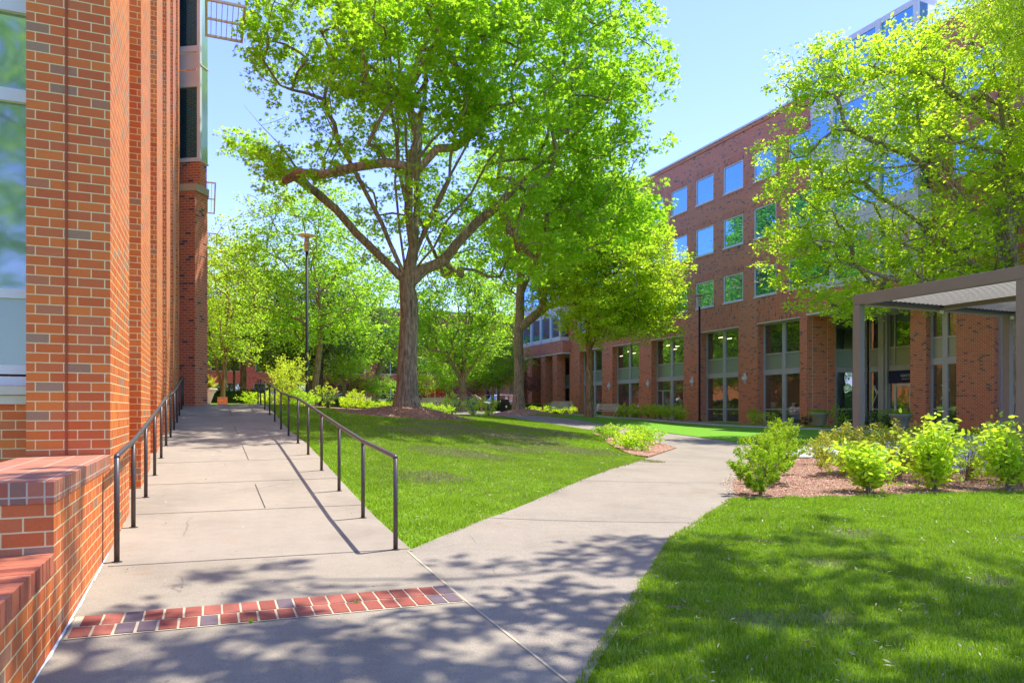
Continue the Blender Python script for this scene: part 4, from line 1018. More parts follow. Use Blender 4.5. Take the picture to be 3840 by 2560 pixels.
make_tree('willow_oak_tree', 'tall willow oak standing just right of the viewer and shading the near lawn', (11.8, .2, H(11.8, .2)), .34, 6.5,
   (-3.9, 2.6, 11.5), (8.8, 4.9, 3.8), 270, 100, .17, M['leaf_mid'], M['bark'], 'rhomb', limbs=9, rc=.8, seed=92, hollow=.05, zcut=8.0, flat=.75)

# multi stemmed crape myrtle and small far trees
make_tree('crape_myrtle_tree', 'multi stemmed crape myrtle beside the brick pier at the top of the ramp', (.75, 38.5, H(.7, 38.5)), .13, .55, (0, 0, 4.6), (2.4, 2.4, 3.3), 170, 42, .12, M['leaf_mid'], M['bark_tan'], limbs=9, rc=.7, seed=101, zcut=1.9, leader=False, hollow=.2)
yt = [(12.37,66.5,'purple',3.4,'slender purple leaved young tree left of the pale young tree'), (13.05,66.2,'yellow',3.6,'pale gold green staked young tree near the far hedge'), (14.1,65.7,'mid',3.4,'small mid green young tree left of the big oak trunk'),
      (15.3,65.2,'mid',3.3,'thin young tree right beside the big oak trunk'), (17.3,60.5,'bright',3.6,'fresh green young tree right of the big oak trunk'), (20.0,63.2,'mid',3.6,'slim young tree behind the red notice board'),
      (24.3,66.0,'purple',3.3,'purple leaved small tree behind the standing person'), (22.2,67.2,'purple',3.2,'purple leaved small tree behind the parked silver car'), (30.2,66.5,'purple',4.1,'widest purple leaved tree left of the second oak trunk'), (11.0,70.6,'purple',3.6,'purple leaved tree at the far end behind the handrail')]
for i, (x, y, k, hh, lab) in enumerate(yt):
    make_tree('young_tree', lab, (x, y, H(x, y)), .045, hh*.38, (0, 0, hh*.68), (1.25 if k != 'purple' else 1.6, 1.2, hh*.36), 60, 40, .12, M['leaf_'+k], M['bark_tan'], limbs=6, rc=.5, seed=120+i, zcut=hh*.33, hollow=.1, sides=6, group='young trees along the far end of the courtyard')

# --- shrubs

S = blob_shrub
g = 'boxwoods along the path edge of the mulch bed'
S('boxwood_shrub', 'foremost boxwood at the mulch bed corner, lime topped and touching the lawn', 7.35, 8.05, .68, .40, 7500, .036, M['leaf_box'], seed=1, spiky=1.1, stems=9, group=g, zc=.5)
S('boxwood_shrub', 'second boxwood from the lawn corner in the row beside the path', 8.6, 9.15, .66, .40, 6500, .038, M['leaf_box'], seed=2, spiky=1.1, stems=9, group=g)
S('boxwood_shrub', 'third boxwood from the lawn corner in the row beside the path', 9.95, 10.5, .70, .44, 6000, .040, M['leaf_box'], seed=3, spiky=1.1, stems=9, group=g)
S('boxwood_shrub', 'farthest and tallest boxwood of the row beside the path', 11.5, 12.05, .85, .42, 5500, .042, M['leaf_box'], seed=4, spiky=1.1, stems=9, group=g)
g = 'leafy shrubs in the mulch bed in front of the pergola'
S('viburnum_shrub', 'loose shrub with drooping lime leaves at the front left of the mulch bed', 9.07, 7.65, .72, .55, 1300, .10, M['leaf_lime'], 'oval', 11, stems=9, open_=True, group=g, droop=.0)
S('viburnum_shrub', 'shrub with a tall leaning branch in the front middle of the mulch bed', 10.14, 7.38, 1.0, .62, 1500, .10, M['leaf_lime'], 'oval', 12, stems=9, open_=True, group=g, lean=(.22, -.05), droop=.0)
S('viburnum_shrub', 'front shrub cut by the right edge of the picture', 11.15, 6.95, 1.0, .66, 1600, .09, M['leaf_lime'], 'oval', 13, stems=12, open_=True, group=g, droop=.0)
S('azalea_shrub', 'small leaved gold tinged shrub behind the front left one', 10.62, 9.5, .70, .66, 4200, .048, M['leaf_yellow'], 'rhomb', 14, stems=12, group=g, spiky=1.2)
S('azalea_shrub', 'dense shrub with orange inner leaves in the middle of the mulch bed', 11.3, 8.9, .74, .70, 4600, .048, M['leaf_yellow'], 'rhomb', 15, stems=12, group=g, spiky=1.2)
S('azalea_shrub', 'lime shrub behind the tall leaning branch', 12.0, 8.15, .76, .72, 4600, .046, M['leaf_lime'], 'rhomb', 16, stems=12, group=g, spiky=1.2)
S('azalea_shrub', 'back shrub of the mulch bed nearest the pergola post', 12.55, 9.9, .66, .66, 2800, .050, M['leaf_box'], 'rhomb', 17, stems=10, group=g, spiky=1.0)
S('azalea_shrub', 'low spreading shrub joining the boxwood row and the gold tinged shrubs', 12.65, 11.6, .42, .6, 1500, .05, M['leaf_box'], 'rhomb', 18, stems=10, group=g, spiky=.8)
S('azalea_shrub', 'right hand shrub behind the metal chair side of the bed', 13.0, 7.4, .76, .66, 3000, .05, M['leaf_lime'], 'rhomb', 19, stems=10, group=g, spiky=1.0)
# island bed
isl = [(11.61,19.6),(12.4,20.9),(13.2,21.9),(11.4,17.9),(13.2,20.1),(14.1,21.8),(10.95,16.5),(12.0,18.1),(12.9,18.9),(10.75,17.0),(13.8,20.9)]
for i, (x, y) in enumerate(isl):
    S('low_shrub', 'low spreading evergreen in the small triangular mulch bed', x, y, .34, .50, 520, .075, M['leaf_bright'] if i % 2 else M['leaf_mid'], 'rhomb', 30+i, cat='shrub', stems=5, group='low evergreens in the triangular bed')
# three bright shrubs at the path
for i, (x, y, h_, r_, lab) in enumerate([(14.48,43.6,1.15,.55,'tall pointed yellow green shrub left of the three beside the far path'), (15.43,42.2,.98,.58,'round yellow green shrub, middle of the three beside the far path'), (15.95,40.9,1.08,.52,'upright yellow green shrub, right of the three beside the far path')]):
    S('privet_shrub', lab, x, y, h_, r_, 1300, .085, M['leaf_lime'], seed=50+i, spiky=1.5, stems=8, group='three bright shrubs beside the far path')
# row in front of the building
order = ['first','second','third','fourth','fifth','sixth','seventh','eighth','ninth','tenth']
ry = [45.79,44.68,43.69,42.76,41.93,41.13,40.35,39.59,38.71,38.05]
for i, y in enumerate(ry):
    S('laurel_shrub', order[i]+' shrub from the left in the row right of the right-hand bench', 28.3, y, .78, .50, 560, .11, M['leaf_bright'], seed=60+i, stems=5, spiky=.8, group='round shrubs in front of the brick piers')
ry2 = [55.9,54.3,53.2,52.1,50.9]
for i, y in enumerate(ry2):
    S('holly_shrub', order[i]+' dark shrub from the left between the two benches', 27.6-.25*i, y-3.2*0, .82, .55, 420, .12, M['leaf_mid'], seed=75+i, stems=5, group='darker shrubs between the benches')
for i in range(5):
    S('ground_shrub', 'low plant between the second oak mound and the left bench', 21.6+.55*i, 46.8-.5*i, .45, .5, 260, .12, M['leaf_bright'], seed=85+i, stems=4, group='low plants behind the second mulch mound')
for i, (x, y, h_, m_, lab) in enumerate([(28.9,32.15,.85,'mid','dark green bush against the pier left of the two white flecked shrubs'), (28.4,31.45,.62,'bright','left of two pale flecked shrubs in front of the wide window'), (28.4,30.35,.60,'bright','right of two pale flecked shrubs in front of the wide window'), (30.6,29.9,.42,'dark','tiny shrub at the foot of the wide window'),
     (30.6,27.7,.95,'mid','upright bush between the left planter pot and the pergola post'), (29.4,24.8,.72,'dark','dark bush in front of the lettered glass'), (29.9,24.45,.85,'mid','airy bush right beside the dark one in front of the lettered glass'), (29.5,23.85,.52,'dark','small dark ball shrub left of the right planter pot')]):
    S('shrub', lab, x, y, h_, .42, 460, .09, M['leaf_'+m_], seed=95+i, stems=6, group='shrubs at the foot of the red building', spiky=.6)
# shrubs along the top of the handrail
g = 'shrubs beyond the handrail at the top of the ramp'
bx = [(2.4,33.9,.75,.7,'lime','round lime shrub just past the end post of the handrail'), (3.0,35.4,.9,.8,'lime','spreading lime shrub behind the top bend of the handrail'), (3.4,32.8,1.0,.62,'mid','dark olive shrub in front of the cone shaped conifer'),
      (4.0,31.9,.95,.6,'mid','dark green shrub right of the cone shaped conifer'), (4.2,33.4,.9,.75,'bright','shrub behind the posts of the handrail below the lamp'), (4.95,32.2,1.1,.55,'dark','darkest shrub beside the lamp post foot'),
      (5.1,33.9,1.55,.75,'lime','tall leafy lime shrub right beside the lamp post'), (5.9,33.2,.75,.55,'bright','low shrub between lamp post and leaning trunk'), (6.8,35.6,1.4,.55,'lime','airy young shrub right of the leaning trunk'), (1.9,36.5,.8,.8,'bright','shrub beside the brick cube planter')]
for i, (x, y, h_, r_, m_, lab) in enumerate(bx):
    S('garden_shrub', lab, x, y, h_*.6, r_*.72, 800, .085, M['leaf_'+m_], seed=110+i, stems=7, spiky=1.0, group=g, z=max(H(x, y), .9)+.02)
S('conifer_shrub', 'bright lime cone shaped conifer above the handrail', 3.35, 33.3, 2.15, .72, 3200, .085, M['leaf_lime'], seed=130, stems=9, spiky=2.0, zc=.45)
for i in range(14):
    x = 6.9+.42*i if i < 8 else 9.9+.3*(i-8); y = 37.4-.18*i
    if 8.7 < x < 9.5: continue
    S('ground_shrub', 'knee high evergreen in the low border behind the big oak', x, y, .42, .42, 330, .085, M['leaf_bright' if i % 3 else 'leaf_lime'], seed=140+i, stems=4, group='low border behind the big oak')
def hedge(name, label, a, b, w, h_, n, size, mat, seed):
    r = np.random.default_rng(seed); a = np.array(a, float); b = np.array(b, float); t = (b-a)/np.linalg.norm(b-a); s = np.array([-t[1], t[0]])
    root = empty(name, (a[0], a[1], H(*a)), label, 'hedge')
    u = r.uniform(0, 1, n); v = r.uniform(-1, 1, n); ww = r.uniform(0, 1, n)**.5
    side = r.integers(0, 3, n); v = np.where(side == 0, np.sign(v)*r.uniform(.8, 1.05, n), v); ww = np.where(side == 1, r.uniform(.88, 1.05, n), ww)
    p = a[None]+(b-a)[None]*u[:,None]+s[None]*v[:,None]*w/2
    zz = Hv(p[:,0], p[:,1])-H(*a)+ww*h_
    V, F = leaf_cloud(np.stack([p[:,0]-a[0], p[:,1]-a[1], zz], 1), size, 'rhomb', .3); np_mesh('foliage', V, F, mat, root)
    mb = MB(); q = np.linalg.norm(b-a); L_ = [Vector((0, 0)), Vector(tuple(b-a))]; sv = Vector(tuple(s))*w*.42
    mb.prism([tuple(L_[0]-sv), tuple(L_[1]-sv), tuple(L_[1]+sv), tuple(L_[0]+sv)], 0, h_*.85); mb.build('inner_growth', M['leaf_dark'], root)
hedge('clipped_hedge', 'long dark clipped hedge in front of the distant storefronts left of the big oak', (9.5, 63.6), (17.5, 61.6), .9, 1.0, 3200, .14, M['leaf_dark'], 1)
hedge('clipped_hedge', 'clipped hedge near the brick cube planter past the ramp', (-2, 49), (3.4, 48.4), .9, .9, 1500, .12, M['leaf_dark'], 2)
hedge('clipped_hedge', 'bright low hedge on the lawn right of the leaning tree', (8.3, 49), (11.6, 47.6), .8, .55, 1300, .10, M['leaf_bright'], 3)
hedge('clipped_hedge', 'low hedge strip between the cars and the trash can', (26.5, 67.3), (33, 65.8), .8, .8, 1300, .14, M['leaf_mid'], 4)

# ------------------------------------------------------------------ grass
PATCH = [(8.0,18.6,1.5),(8.6,16.0,1.1),(10.2,22.0,1.3),(6.4,20.2,1.1),(4.8,13.8,.9),(6.6,15.4,.7),(9.4,13.9,.35),(3.35,3.68,.22),(3.75,3.5,.18),(6.15,5.4,.28),(4.9,4.6,.2),(5.2,18.0,.9),(3.2,10.6,.5),(10.6,20.4,.8),(7.6,4.4,.3),(5.6,3.6,.2)]
def grass(name, poly, dens, hgt, wid, mat, seed, keep=None, off=0.0, kind='stuff'):
    r = np.random.default_rng(seed); P = np.array(poly); x0, y0 = P.min(0); x1, y1 = P.max(0); n = int((x1-x0)*(y1-y0)*dens)
    x = r.uniform(x0, x1, n); y = r.uniform(y0, y1, n); k = inside(poly, x, y)
    for hole in (keep or []): k &= ~inside(hole, x, y)
    if mat is M['grass']:
        for (cx, cy, cr) in PATCH:
            dd = ((x-cx)**2+(y-cy)**2)/cr**2; k &= ~((np.exp(-dd)*r.uniform(.75, 1.15, len(x))) > r.uniform(.25, .75, len(x)))
    x = x[k]; y = y[k]; n = len(x)
    cl = .72+.4*(np.sin(x*2.1+np.sin(y*1.7)*2)*np.cos(y*1.9+x*.6))*.5+r.uniform(-.1, .2, n)
    cl = cl*(1+.35*np.sin(x*9+np.sin(y*7)*1.5)*np.sin(y*8.3+x*3))
    h_ = hgt*cl*r.uniform(.55, 1.35, n); th = r.uniform(0, 2*np.pi, n); lean = r.normal(0, .42, n)*h_
    la = r.uniform(0, 2*np.pi, n); z = Hv(x, y)+off
    w = wid*r.uniform(.7, 1.3, n)
    b1 = np.stack([x-np.cos(th)*w/2, y-np.sin(th)*w/2, z-.005], 1); b2 = np.stack([x+np.cos(th)*w/2, y+np.sin(th)*w/2, z-.005], 1)
    tp = np.stack([x+np.cos(la)*lean, y+np.sin(la)*lean, z+h_], 1)
    md = np.stack([x+np.cos(la)*lean*.35, y+np.sin(la)*lean*.35, z+h_*.6], 1)
    m1 = md-np.stack([np.cos(th)*w*.4, np.sin(th)*w*.4, 0*x], 1); m2 = md+np.stack([np.cos(th)*w*.4, np.sin(th)*w*.4, 0*x], 1)
    V = np.stack([b1, b2, m2, m1, tp], 1).reshape(-1, 3); i = np.arange(n)*5
    F = np.concatenate([np.stack([i, i+1, i+2], 1), np.stack([i, i+2, i+3], 1), np.stack([i+3, i+2, i+4], 1)])
    return tag(np_mesh(name, V, F, mat), kind=kind)
LAWN_R = [(1.56,3.02),(2.36,3.94),(4.36,6.05),(6.74,7.93),(11.1,6.74),(13.5,6.1),(13.5,4.2),(8.5,2.2),(3.2,1.9),(1.3,2.2)]
NEAR = [(1.56,3.02),(2.36,3.94),(4.30,5.99),(7.2,5.2),(9,4.2),(8.5,2.6),(3.2,1.9),(1.3,2.2)]
grass('grass', NEAR, 14000, .052, .0050, M['grass'], 1)
grass('grass', LAWN_R, 7500, .052, .0065, M['grass'], 2, keep=[NEAR])
LAWN_L = [(1.79,6.45),(3.9,8.62),(6.4,11.12),(10,14.87),(10.0,15.6),(10.7,17.6),(12.3,21.2),(13.0,22.9),(14.3,22.8),(15,23),(16.2,28),(16.8,36),(16.6,43),(12,43),(9.5,37),(9.2,31.7),(5.6,28.9),(2.7,26.6),(1.8,24.6)]
MND = [(6.65+2.62*math.cos(t/12*6.283), 25+2.5*math.sin(t/12*6.283)) for t in range(12)]
L_N = [(1.79,6.45),(3.9,8.62),(6.4,11.12),(9.5,14.2),(6,16),(1.8,16)]
grass('grass', L_N, 4200, .042, .0075, M['grass'], 3)
grass('grass', LAWN_L, 1300, .05, .014, M['grass'], 4, keep=[L_N, MND])
grass('grass', [(4,8.6),(9,13.6),(8,20),(3,17),(2,10)], 380, .045, .009, M['drygrass'], 5)
grass('grass', NEAR, 500, .05, .005, M['drygrass'], 6)
grass('grass', [(20.25,41.2),(20.4,45),(20,47),(17.2,48),(18.2,42),(20.2,37.2)], 500, .06, .02, M['grass'], 7)
grass('grass', [(27.6,20.2),(27.6,35.2),(28.2,35.2),(28.1,29.2),(29.3,29),(29.0,20.2)], 800, .06, .02, M['grass'], 8)
for i, (cx, cy, cr) in enumerate(PATCH):
    pp = [(cx+1.25*cr*math.cos(t/14*6.283)*random.uniform(.8, 1.15), cy+1.25*cr*math.sin(t/14*6.283)*random.uniform(.8, 1.15)) for t in range(14)]
    near = cy < 8
    grass('dry_grass', pp, 3600 if near else 2300, .05 if near else .045, .0045 if near else .010, M['drygrass'], 40+i)
# pebbly wood chips
def chips(poly, n, seed, s0=.012, s1=.04, zoff=.055, zf=None):
    r = np.random.default_rng(seed); P = np.array(poly); x0, y0 = P.min(0); x1, y1 = P.max(0)
    x = r.uniform(x0, x1, n); y = r.uniform(y0, y1, n); k = inside(poly, x, y); x = x[k]; y = y[k]; n = len(x)
    z = (zf(x, y) if zf else Hv(x, y))+zoff+r.uniform(-.006, .012, n)
    V, F = leaf_cloud(np.stack([x, y, z], 1), (s0+s1)/2*1.6, 'long', .75); tag(np_mesh('wood_chips', V, F, M['chip']), kind='stuff')
chips(BED, 30000, 1, zoff=.02)
chips(ISLE, 4000, 2, .02, .05)
def mz(x, y):
    t = np.clip(np.sqrt(((x-6.65)/2.6)**2+((y-25)/2.5)**2), 0, 1); return Hv(x, y)+.015+.42*(np.cos(t*np.pi)*.5+.5)
def mz_old(x, y):
    t = np.clip(np.sqrt(((x-6.65)/2.15)**2+((y-25)/2.3)**2), 0, 1); bz = Hv(x, y)
    return (bz+.012)*t**1.5+H(6.65, 25)*(1-t**1.5)+.42*(np.cos(t*np.pi)*.5+.5)
chips([(6.65+2.5*math.cos(t/16*6.283), 25+2.4*math.sin(t/16*6.283)) for t in range(16)], 9000, 3, .03, .07, .01, mz)
cn = 2600; cx_ = rng.uniform(1.6, 11, cn); cy_ = rng.uniform(2, 8, cn); kk = inside(LAWN_R, cx_, cy_); cx_ = cx_[kk]; cy_ = cy_[kk]
V, F = leaf_cloud(np.stack([cx_, cy_, Hv(cx_, cy_)+.045], 1), .045, 'long', .6); tag(np_mesh('grass_clippings', V, F, M['drygrass']), kind='stuff')
cn = 3000; cx_ = rng.uniform(2, 14, cn); cy_ = rng.uniform(7, 22, cn); kk = inside(LAWN_L, cx_, cy_); cx_ = cx_[kk]; cy_ = cy_[kk]
V, F = leaf_cloud(np.stack([cx_, cy_, Hv(cx_, cy_)+.045], 1), .06, 'long', .6); tag(np_mesh('grass_clippings', V, F, M['drygrass']), kind='stuff')
# twigs on the lawn
tw = MB()
for (x, y) in [(3.9,3.9),(2.9,4.1),(5.5,4.4),(6.2,6.6),(4.4,3.3),(7.4,5.2),(3.3,3.2),(5.0,5.3),(2.3,3.6),(8.3,6.3)]:
    a = random.uniform(0, 6.28); l_ = random.uniform(.12, .32); pts = []
    for k in range(5): t = k/4; px = x+math.cos(a)*l_*t+random.uniform(-.012, .012); py = y+math.sin(a)*l_*t+random.uniform(-.012, .012); pts.append((px, py, H(px, py)+.045+.02*math.sin(t*3)))
    tw.tube(pts, [.0028, .0025, .002, .0018, .001], 5)
tag(tw.build('twig_litter', M['bark_tan']), kind='stuff')
# dead leaves on the pavement
dl = rng.uniform(0, 1, (70, 2)); px = -0.6+dl[:,0]*2.2; py = 4.5+dl[:,1]*14
zz = np.array([float(ramp_z(x, y))+.012 if y > 6.5 else float(ramp_z(x, y))+.012 for x, y in zip(px, py)])
V, F = leaf_cloud(np.stack([px, py, zz], 1), .03, 'rhomb', .95); tag(np_mesh('leaf_litter', V, F, M['chip']), kind='stuff')
# weeds at the wall foot
for i, (x, y, h_) in enumerate([(-.72, 3.05, .10), (.25, 4.72, .035), (.95, 4.95, .035)]):
    r = np.random.default_rng(i); mb = MB(); z = float(ramp_z(x, y))
    for k in range(14):
        a = r.uniform(0, 6.28); l_ = h_*r.uniform(.6, 1.2); b = r.uniform(.3, .9)*l_
        mb.face([(x+r.normal(0,.006), y, z), (x+.006, y+.003, z), (x+math.cos(a)*b+.002, y+math.sin(a)*b, z+l_)])
    tag(mb.build('weed_tuft', M['grass']), ['green weed tuft at the foot of the garden wall', 'tiny weed in the left middle of the brick band', 'tiny weed in the right part of the brick band'][i], 'weed', 'weeds in the pavement seams')

src = [o for o in bpy.data.objects if o.get('label') == 'rounded tree seen between the big oak and its left neighbour'][0]
for i, (x, y, s_, lab) in enumerate([(11.3, 64.5, .62, 'small round tree left of the big oak in front of the storefronts'), (21.5, 64.8, .6, 'small round tree behind the cafe tables and the red notice board'), (6.0, 66.5, .7, 'round tree behind the leaning tree near the dark oak'), (25.5, 64.2, .55, 'small round tree behind the thin distant lamp'), (-1.5, 64, .6, 'small tree at the far left beside the brick pier')]):
    c_ = copy_tree(src); c_.location = (x, y, H(x, y)); c_.scale = (s_, s_, s_*.9); c_.rotation_euler.z = 1+i*1.7; c_['label'] = lab; c_['group'] = 'small round trees before the storefronts'
# ------------------------------------------------------------------ street lamps
def lamp(x, y, z, label, hh=8.1):
    g = empty('street_lamp', (x, y, z), label, 'street lamp', 'courtyard lamp posts')
    mb = MB(); mb.lathe([(0, .0), (.16, .0), (.16, .04), (.085, .10), (.075, .2), (.068, hh-.75), (.0, hh-.75)], n=14); mb.build('pole', M['pole'], g, smooth=True)
    mb = MB(); mb.lathe([(0, hh-.75), (.10, hh-.75), (.12, hh-.72), (.12, hh-.66), (.0, hh-.66)], n=16); mb.lathe([(.125, hh-.42), (.14, hh-.42), (.14, hh-.30), (.125, hh-.30)], n=16)
    for k in range(4): a = k*math.pi/2+.4; mb.tube([(.12*math.cos(a), .12*math.sin(a), hh-.66), (.12*math.cos(a), .12*math.sin(a), hh-.04)], .012, 5)
    mb.build('cage', M['bench'], g)
    mb = MB(); mb.lathe([(0, hh-.65), (.10, hh-.65), (.10, hh-.05), (0, hh-.05)], n=16); mb.build('lantern', M['lampglass'], g, smooth=False)
    mb = MB(); mb.lathe([(0, hh-.045), (.35, hh-.03), (.43, hh-.0), (.42, hh+.025), (.2, hh+.055), (0, hh+.065)], n=28); mb.build('disc_shade', M['lampdisc'], g, smooth=True)
    return g
lamp(4.38, 35.0, 1.35, 'tall lamp post with flat disc top before the leafy trees left of the big oak', 8.2)
lamp(30.27, 38.81, H(30.3, 38.8), 'dark lamp post with disc top and amber lantern against the red facade', 8.4)
lamp(30.3, 77.5, H(30, 77), 'distant thin lamp post between the maple and the second oak', 8.4)
g = empty('light_pole', (1.83, 55.8, H(1.8, 55.8)), 'slim brown pole on a round concrete foot past the top of the ramp', 'pole')
mb = MB(); mb.lathe([(0, .5), (.09, .5), (.06, 8.5), (0, 8.5)], n=10); mb.build('pole', M['bark_dark'], g, smooth=True)
mb = MB(); mb.lathe([(0, 0), (.36, 0), (.36, .5), (0, .5)], n=20); mb.build('foot', M['stone'], g)

# ------------------------------------------------------------------ pergola
pg = empty('pergola', (12.1, 10.6, H(12.1, 10.6)), 'modern taupe metal pergola with louvred roof in front of the red building', 'pergola')
PX = [12.1, 14.45, 16.8, 19.15, 21.5]; Y0, Y1 = 5.4, 10.6; s = .155
for x, y in ((12.1, 10.6), (16.8, 10.6), (21.5, 10.6), (12.1, 7.42), (16.8, 5.4), (21.5, 5.4)):
    mb = MB(); z = H(x, y)
    mb.box(x, x+s, y-s, y, z-.1, 3.42); part(mb, 'post', M['taupe'], pg, bevel=.006)
mb = MB(); mb.box(12.1, 12.1+s, Y0-1.6, Y1, 3.423, 3.63); mb.box(12.1+s+.002, 21.5+s, Y1-s, Y1, 3.423, 3.63); mb.box(12.1+s+.002, 21.5+s, Y0-1.6, Y0-1.6+s, 3.423, 3.63); mb.box(21.5, 21.5+s, Y0-1.6+s+.002, Y1-s-.002, 3.423, 3.63); part(mb, 'outer_beam', M['taupe'], pg, bevel=.006)
mb = MB()
for x in PX[1:-1]: mb.box(x, x+.13, Y0-1.4, Y1-s-.003, 3.43, 3.56)
part(mb, 'cross_beam', M['taupe'], pg)
mb = MB()
for x in [12.26]+[p+.135 for p in PX[1:-1]]: mb.box(x, x+.30, Y0-1.4, Y1-s-.004, 3.545, 3.555)
mb.box(12.26, 21.4, Y1-s-.12, Y1-s-.005, 3.47, 3.54); part(mb, 'gutter', M['black'], pg)
for i in range(len(PX)-1):
    mb = MB(); x = PX[i]+(.5 if i == 0 else .45)
    while x < PX[i+1]-.05:
        n = len(mb.v); w_ = .085
        for yy in (Y0-1.4, Y1-s-.14):
            mb.v += [(x, yy, 3.50), (x+w_, yy, 3.555), (x+w_-.004, yy, 3.567), (x-.004, yy, 3.512)]
        mb.f += [(n, n+1, n+5, n+4), (n+1, n+2, n+6, n+5), (n+2, n+3, n+7, n+6), (n+3, n, n+4, n+7)]; mb.m += [0]*4
        x += .135
    part(mb, 'louvre_bank', M['slat'], pg)
mb = MB()
for x in PX[1:-1]: mb.box(x+.02, x+.11, Y1-s-.03, Y1-s+.001-.004, 3.36, 3.425)
part(mb, 'bracket', M['white'], pg)
sc_ = empty('louvre_screen', (12.35, 7.2, H(12.3, 7.2)), 'black slatted privacy screen beside the right pergola post', 'screen')
mb = MB(); z0 = H(12.3, 7.2)
mb.box(12.28, 12.32, 7.26, 7.30, z0, 2.3); mb.box(14.4, 14.44, 7.26, 7.30, z0, 2.3); mb.box(12.32, 14.4, 7.26, 7.30, 2.26, 2.3); part(mb, 'frame', M['black'], sc_)
mb = MB(); z = z0+.15
while z < 2.22: 
    mb.face([(12.33, 7.24, z), (14.39, 7.24, z), (14.39, 7.31, z+.055), (12.33, 7.31, z+.055)]); mb.face([(12.33, 7.24, z-.008), (12.33, 7.31, z+.047), (14.39, 7.31, z+.047), (14.39, 7.24, z-.008)]); z += .075
part(mb, 'slats', M['black'], sc_)

# ------------------------------------------------------------------ seats and tables
def bistro_chair(x, y, z, rz, label, group=None, seat_mat=None, nm='metal_chair'):
    g = empty(nm, (x, y, z), label, 'chair', group, rz); sm = seat_mat or M['bench']
    for sx in (-.22, .22):
        mb = MB(); mb.tube([(sx, .26, .0), (sx, -.16, .46), (sx, -.24, .86)], .011, 6); mb.tube([(sx, -.26, 0), (sx, .22, .44)], .011, 6); mb.build('leg', M['black'] if seat_mat else sm, g, smooth=True)
    mb = MB()
    for k in range(6): mb.box(-.21, .21, -.16+k*.068, -.11+k*.068, .445, .455)
    mb.build('seat', sm, g)
    mb = MB()
    for k in range(6): zz = .52+k*.058; yy = -.175-(zz-.46)*.2; mb.box(-.21, .21, yy-.005, yy+.005, zz, zz+.038)
    mb.build('backrest', sm, g); return g
bistro_chair(15.6, 9.95, H(15.6, 9.95)+.04, R(150), 'metal chair with cream slats and black sled legs behind the lime shrubs', seat_mat=M['slat'])
def bench(x, y, z, rz, label, group='slatted metal benches along the facade path'):
    g = empty('park_bench', (x, y, z), label, 'bench', group, rz)
    mb = MB()
    for k in range(9): mb.box(-.85, .85, .0+k*.052, .036+k*.052, .43-.004*k, .445-.004*k)
    mb.build('seat', M['bench'], g)
    mb = MB()
    for k in range(8): zz = .50+k*.05; yy = -.02-(zz-.45)*.32; mb.box(-.85, .85, yy-.006, yy+.006, zz, zz+.034)
    mb.build('backrest', M['bench'], g)
    for sx in (-.72, .72):
        mb = MB(); mb.tube([(sx, .44, 0), (sx, .20, .42), (sx, -.02, .46), (sx, -.16, .90)], .018, 6); mb.tube([(sx, -.12, 0), (sx, .18, .42)], .018, 6); mb.build('leg', M['bench'], g, smooth=True)
        mb = MB(); mb.tube([(sx, -.08, .66), (sx, .2, .68), (sx, .42, .64), (sx, .46, .46)], .014, 6); mb.build('armrest', M['bench'], g, smooth=True)
    return g
bench(21.5, 42.0, H(21.5, 42.0)+.0, R(118), 'left slatted metal bench, half hidden by shrubs near the second oak')
bench(23.7, 39.8, H(23.7, 39.8)+.0, R(118), 'right slatted metal bench in front of the tan trunked tree')
bench(10.0, 49.9, H(10, 49.9), R(120), 'weathered lounge bench seen left of the big oak trunk', 'far courtyard seats')
bistro_chair(11.9, 51.5, H(11.9, 51.5), R(190), 'grey slatted chair just left of the big oak trunk', 'far courtyard seats')
def table(x, y, label, rz=0):
    z = H(x, y)+.03; g = empty('cafe_table', (x, y, z), label, 'table', 'cafe tables in the courtyard', rz)
    mb = MB(); mb.box(-.8, .8, -.4, .4, .72, .75); mb.build('tabletop', M['wood'], g, bevel=.004)
    for sx in (-.7, .7):
        for sy in (-.32, .32):
            mb = MB(); mb.box(sx-.025, sx+.025, sy-.025, sy+.025, 0, .72); mb.build('leg', M['black'], g)
table(15.3, 50.6, 'brown topped cafe table right of the big oak trunk'); table(17.0, 53.4, 'second brown topped cafe table in front of the silver car', .2)
g = 'grey cafe chairs around the tables'
for i, (x, y, rz, lab) in enumerate([(14.1,50.3,1.3,'slatted grey chair at the left end of the near cafe table'), (14.9,49.6,0.2,'slatted grey chair on the viewer side of the near cafe table'), (16.0,49.7,-.4,'slatted grey chair at the right of the near cafe table'), (16.2,51.5,2.9,'slatted grey chair beyond the near cafe table'), (17.3,52.6,.4,'slatted grey chair in front of the second cafe table'), (18.9,54.6,1.9,'lone slatted grey chair by the foot of the forking maple')]):
    bistro_chair(x, y, H(x, y)+.03, rz, lab, g)
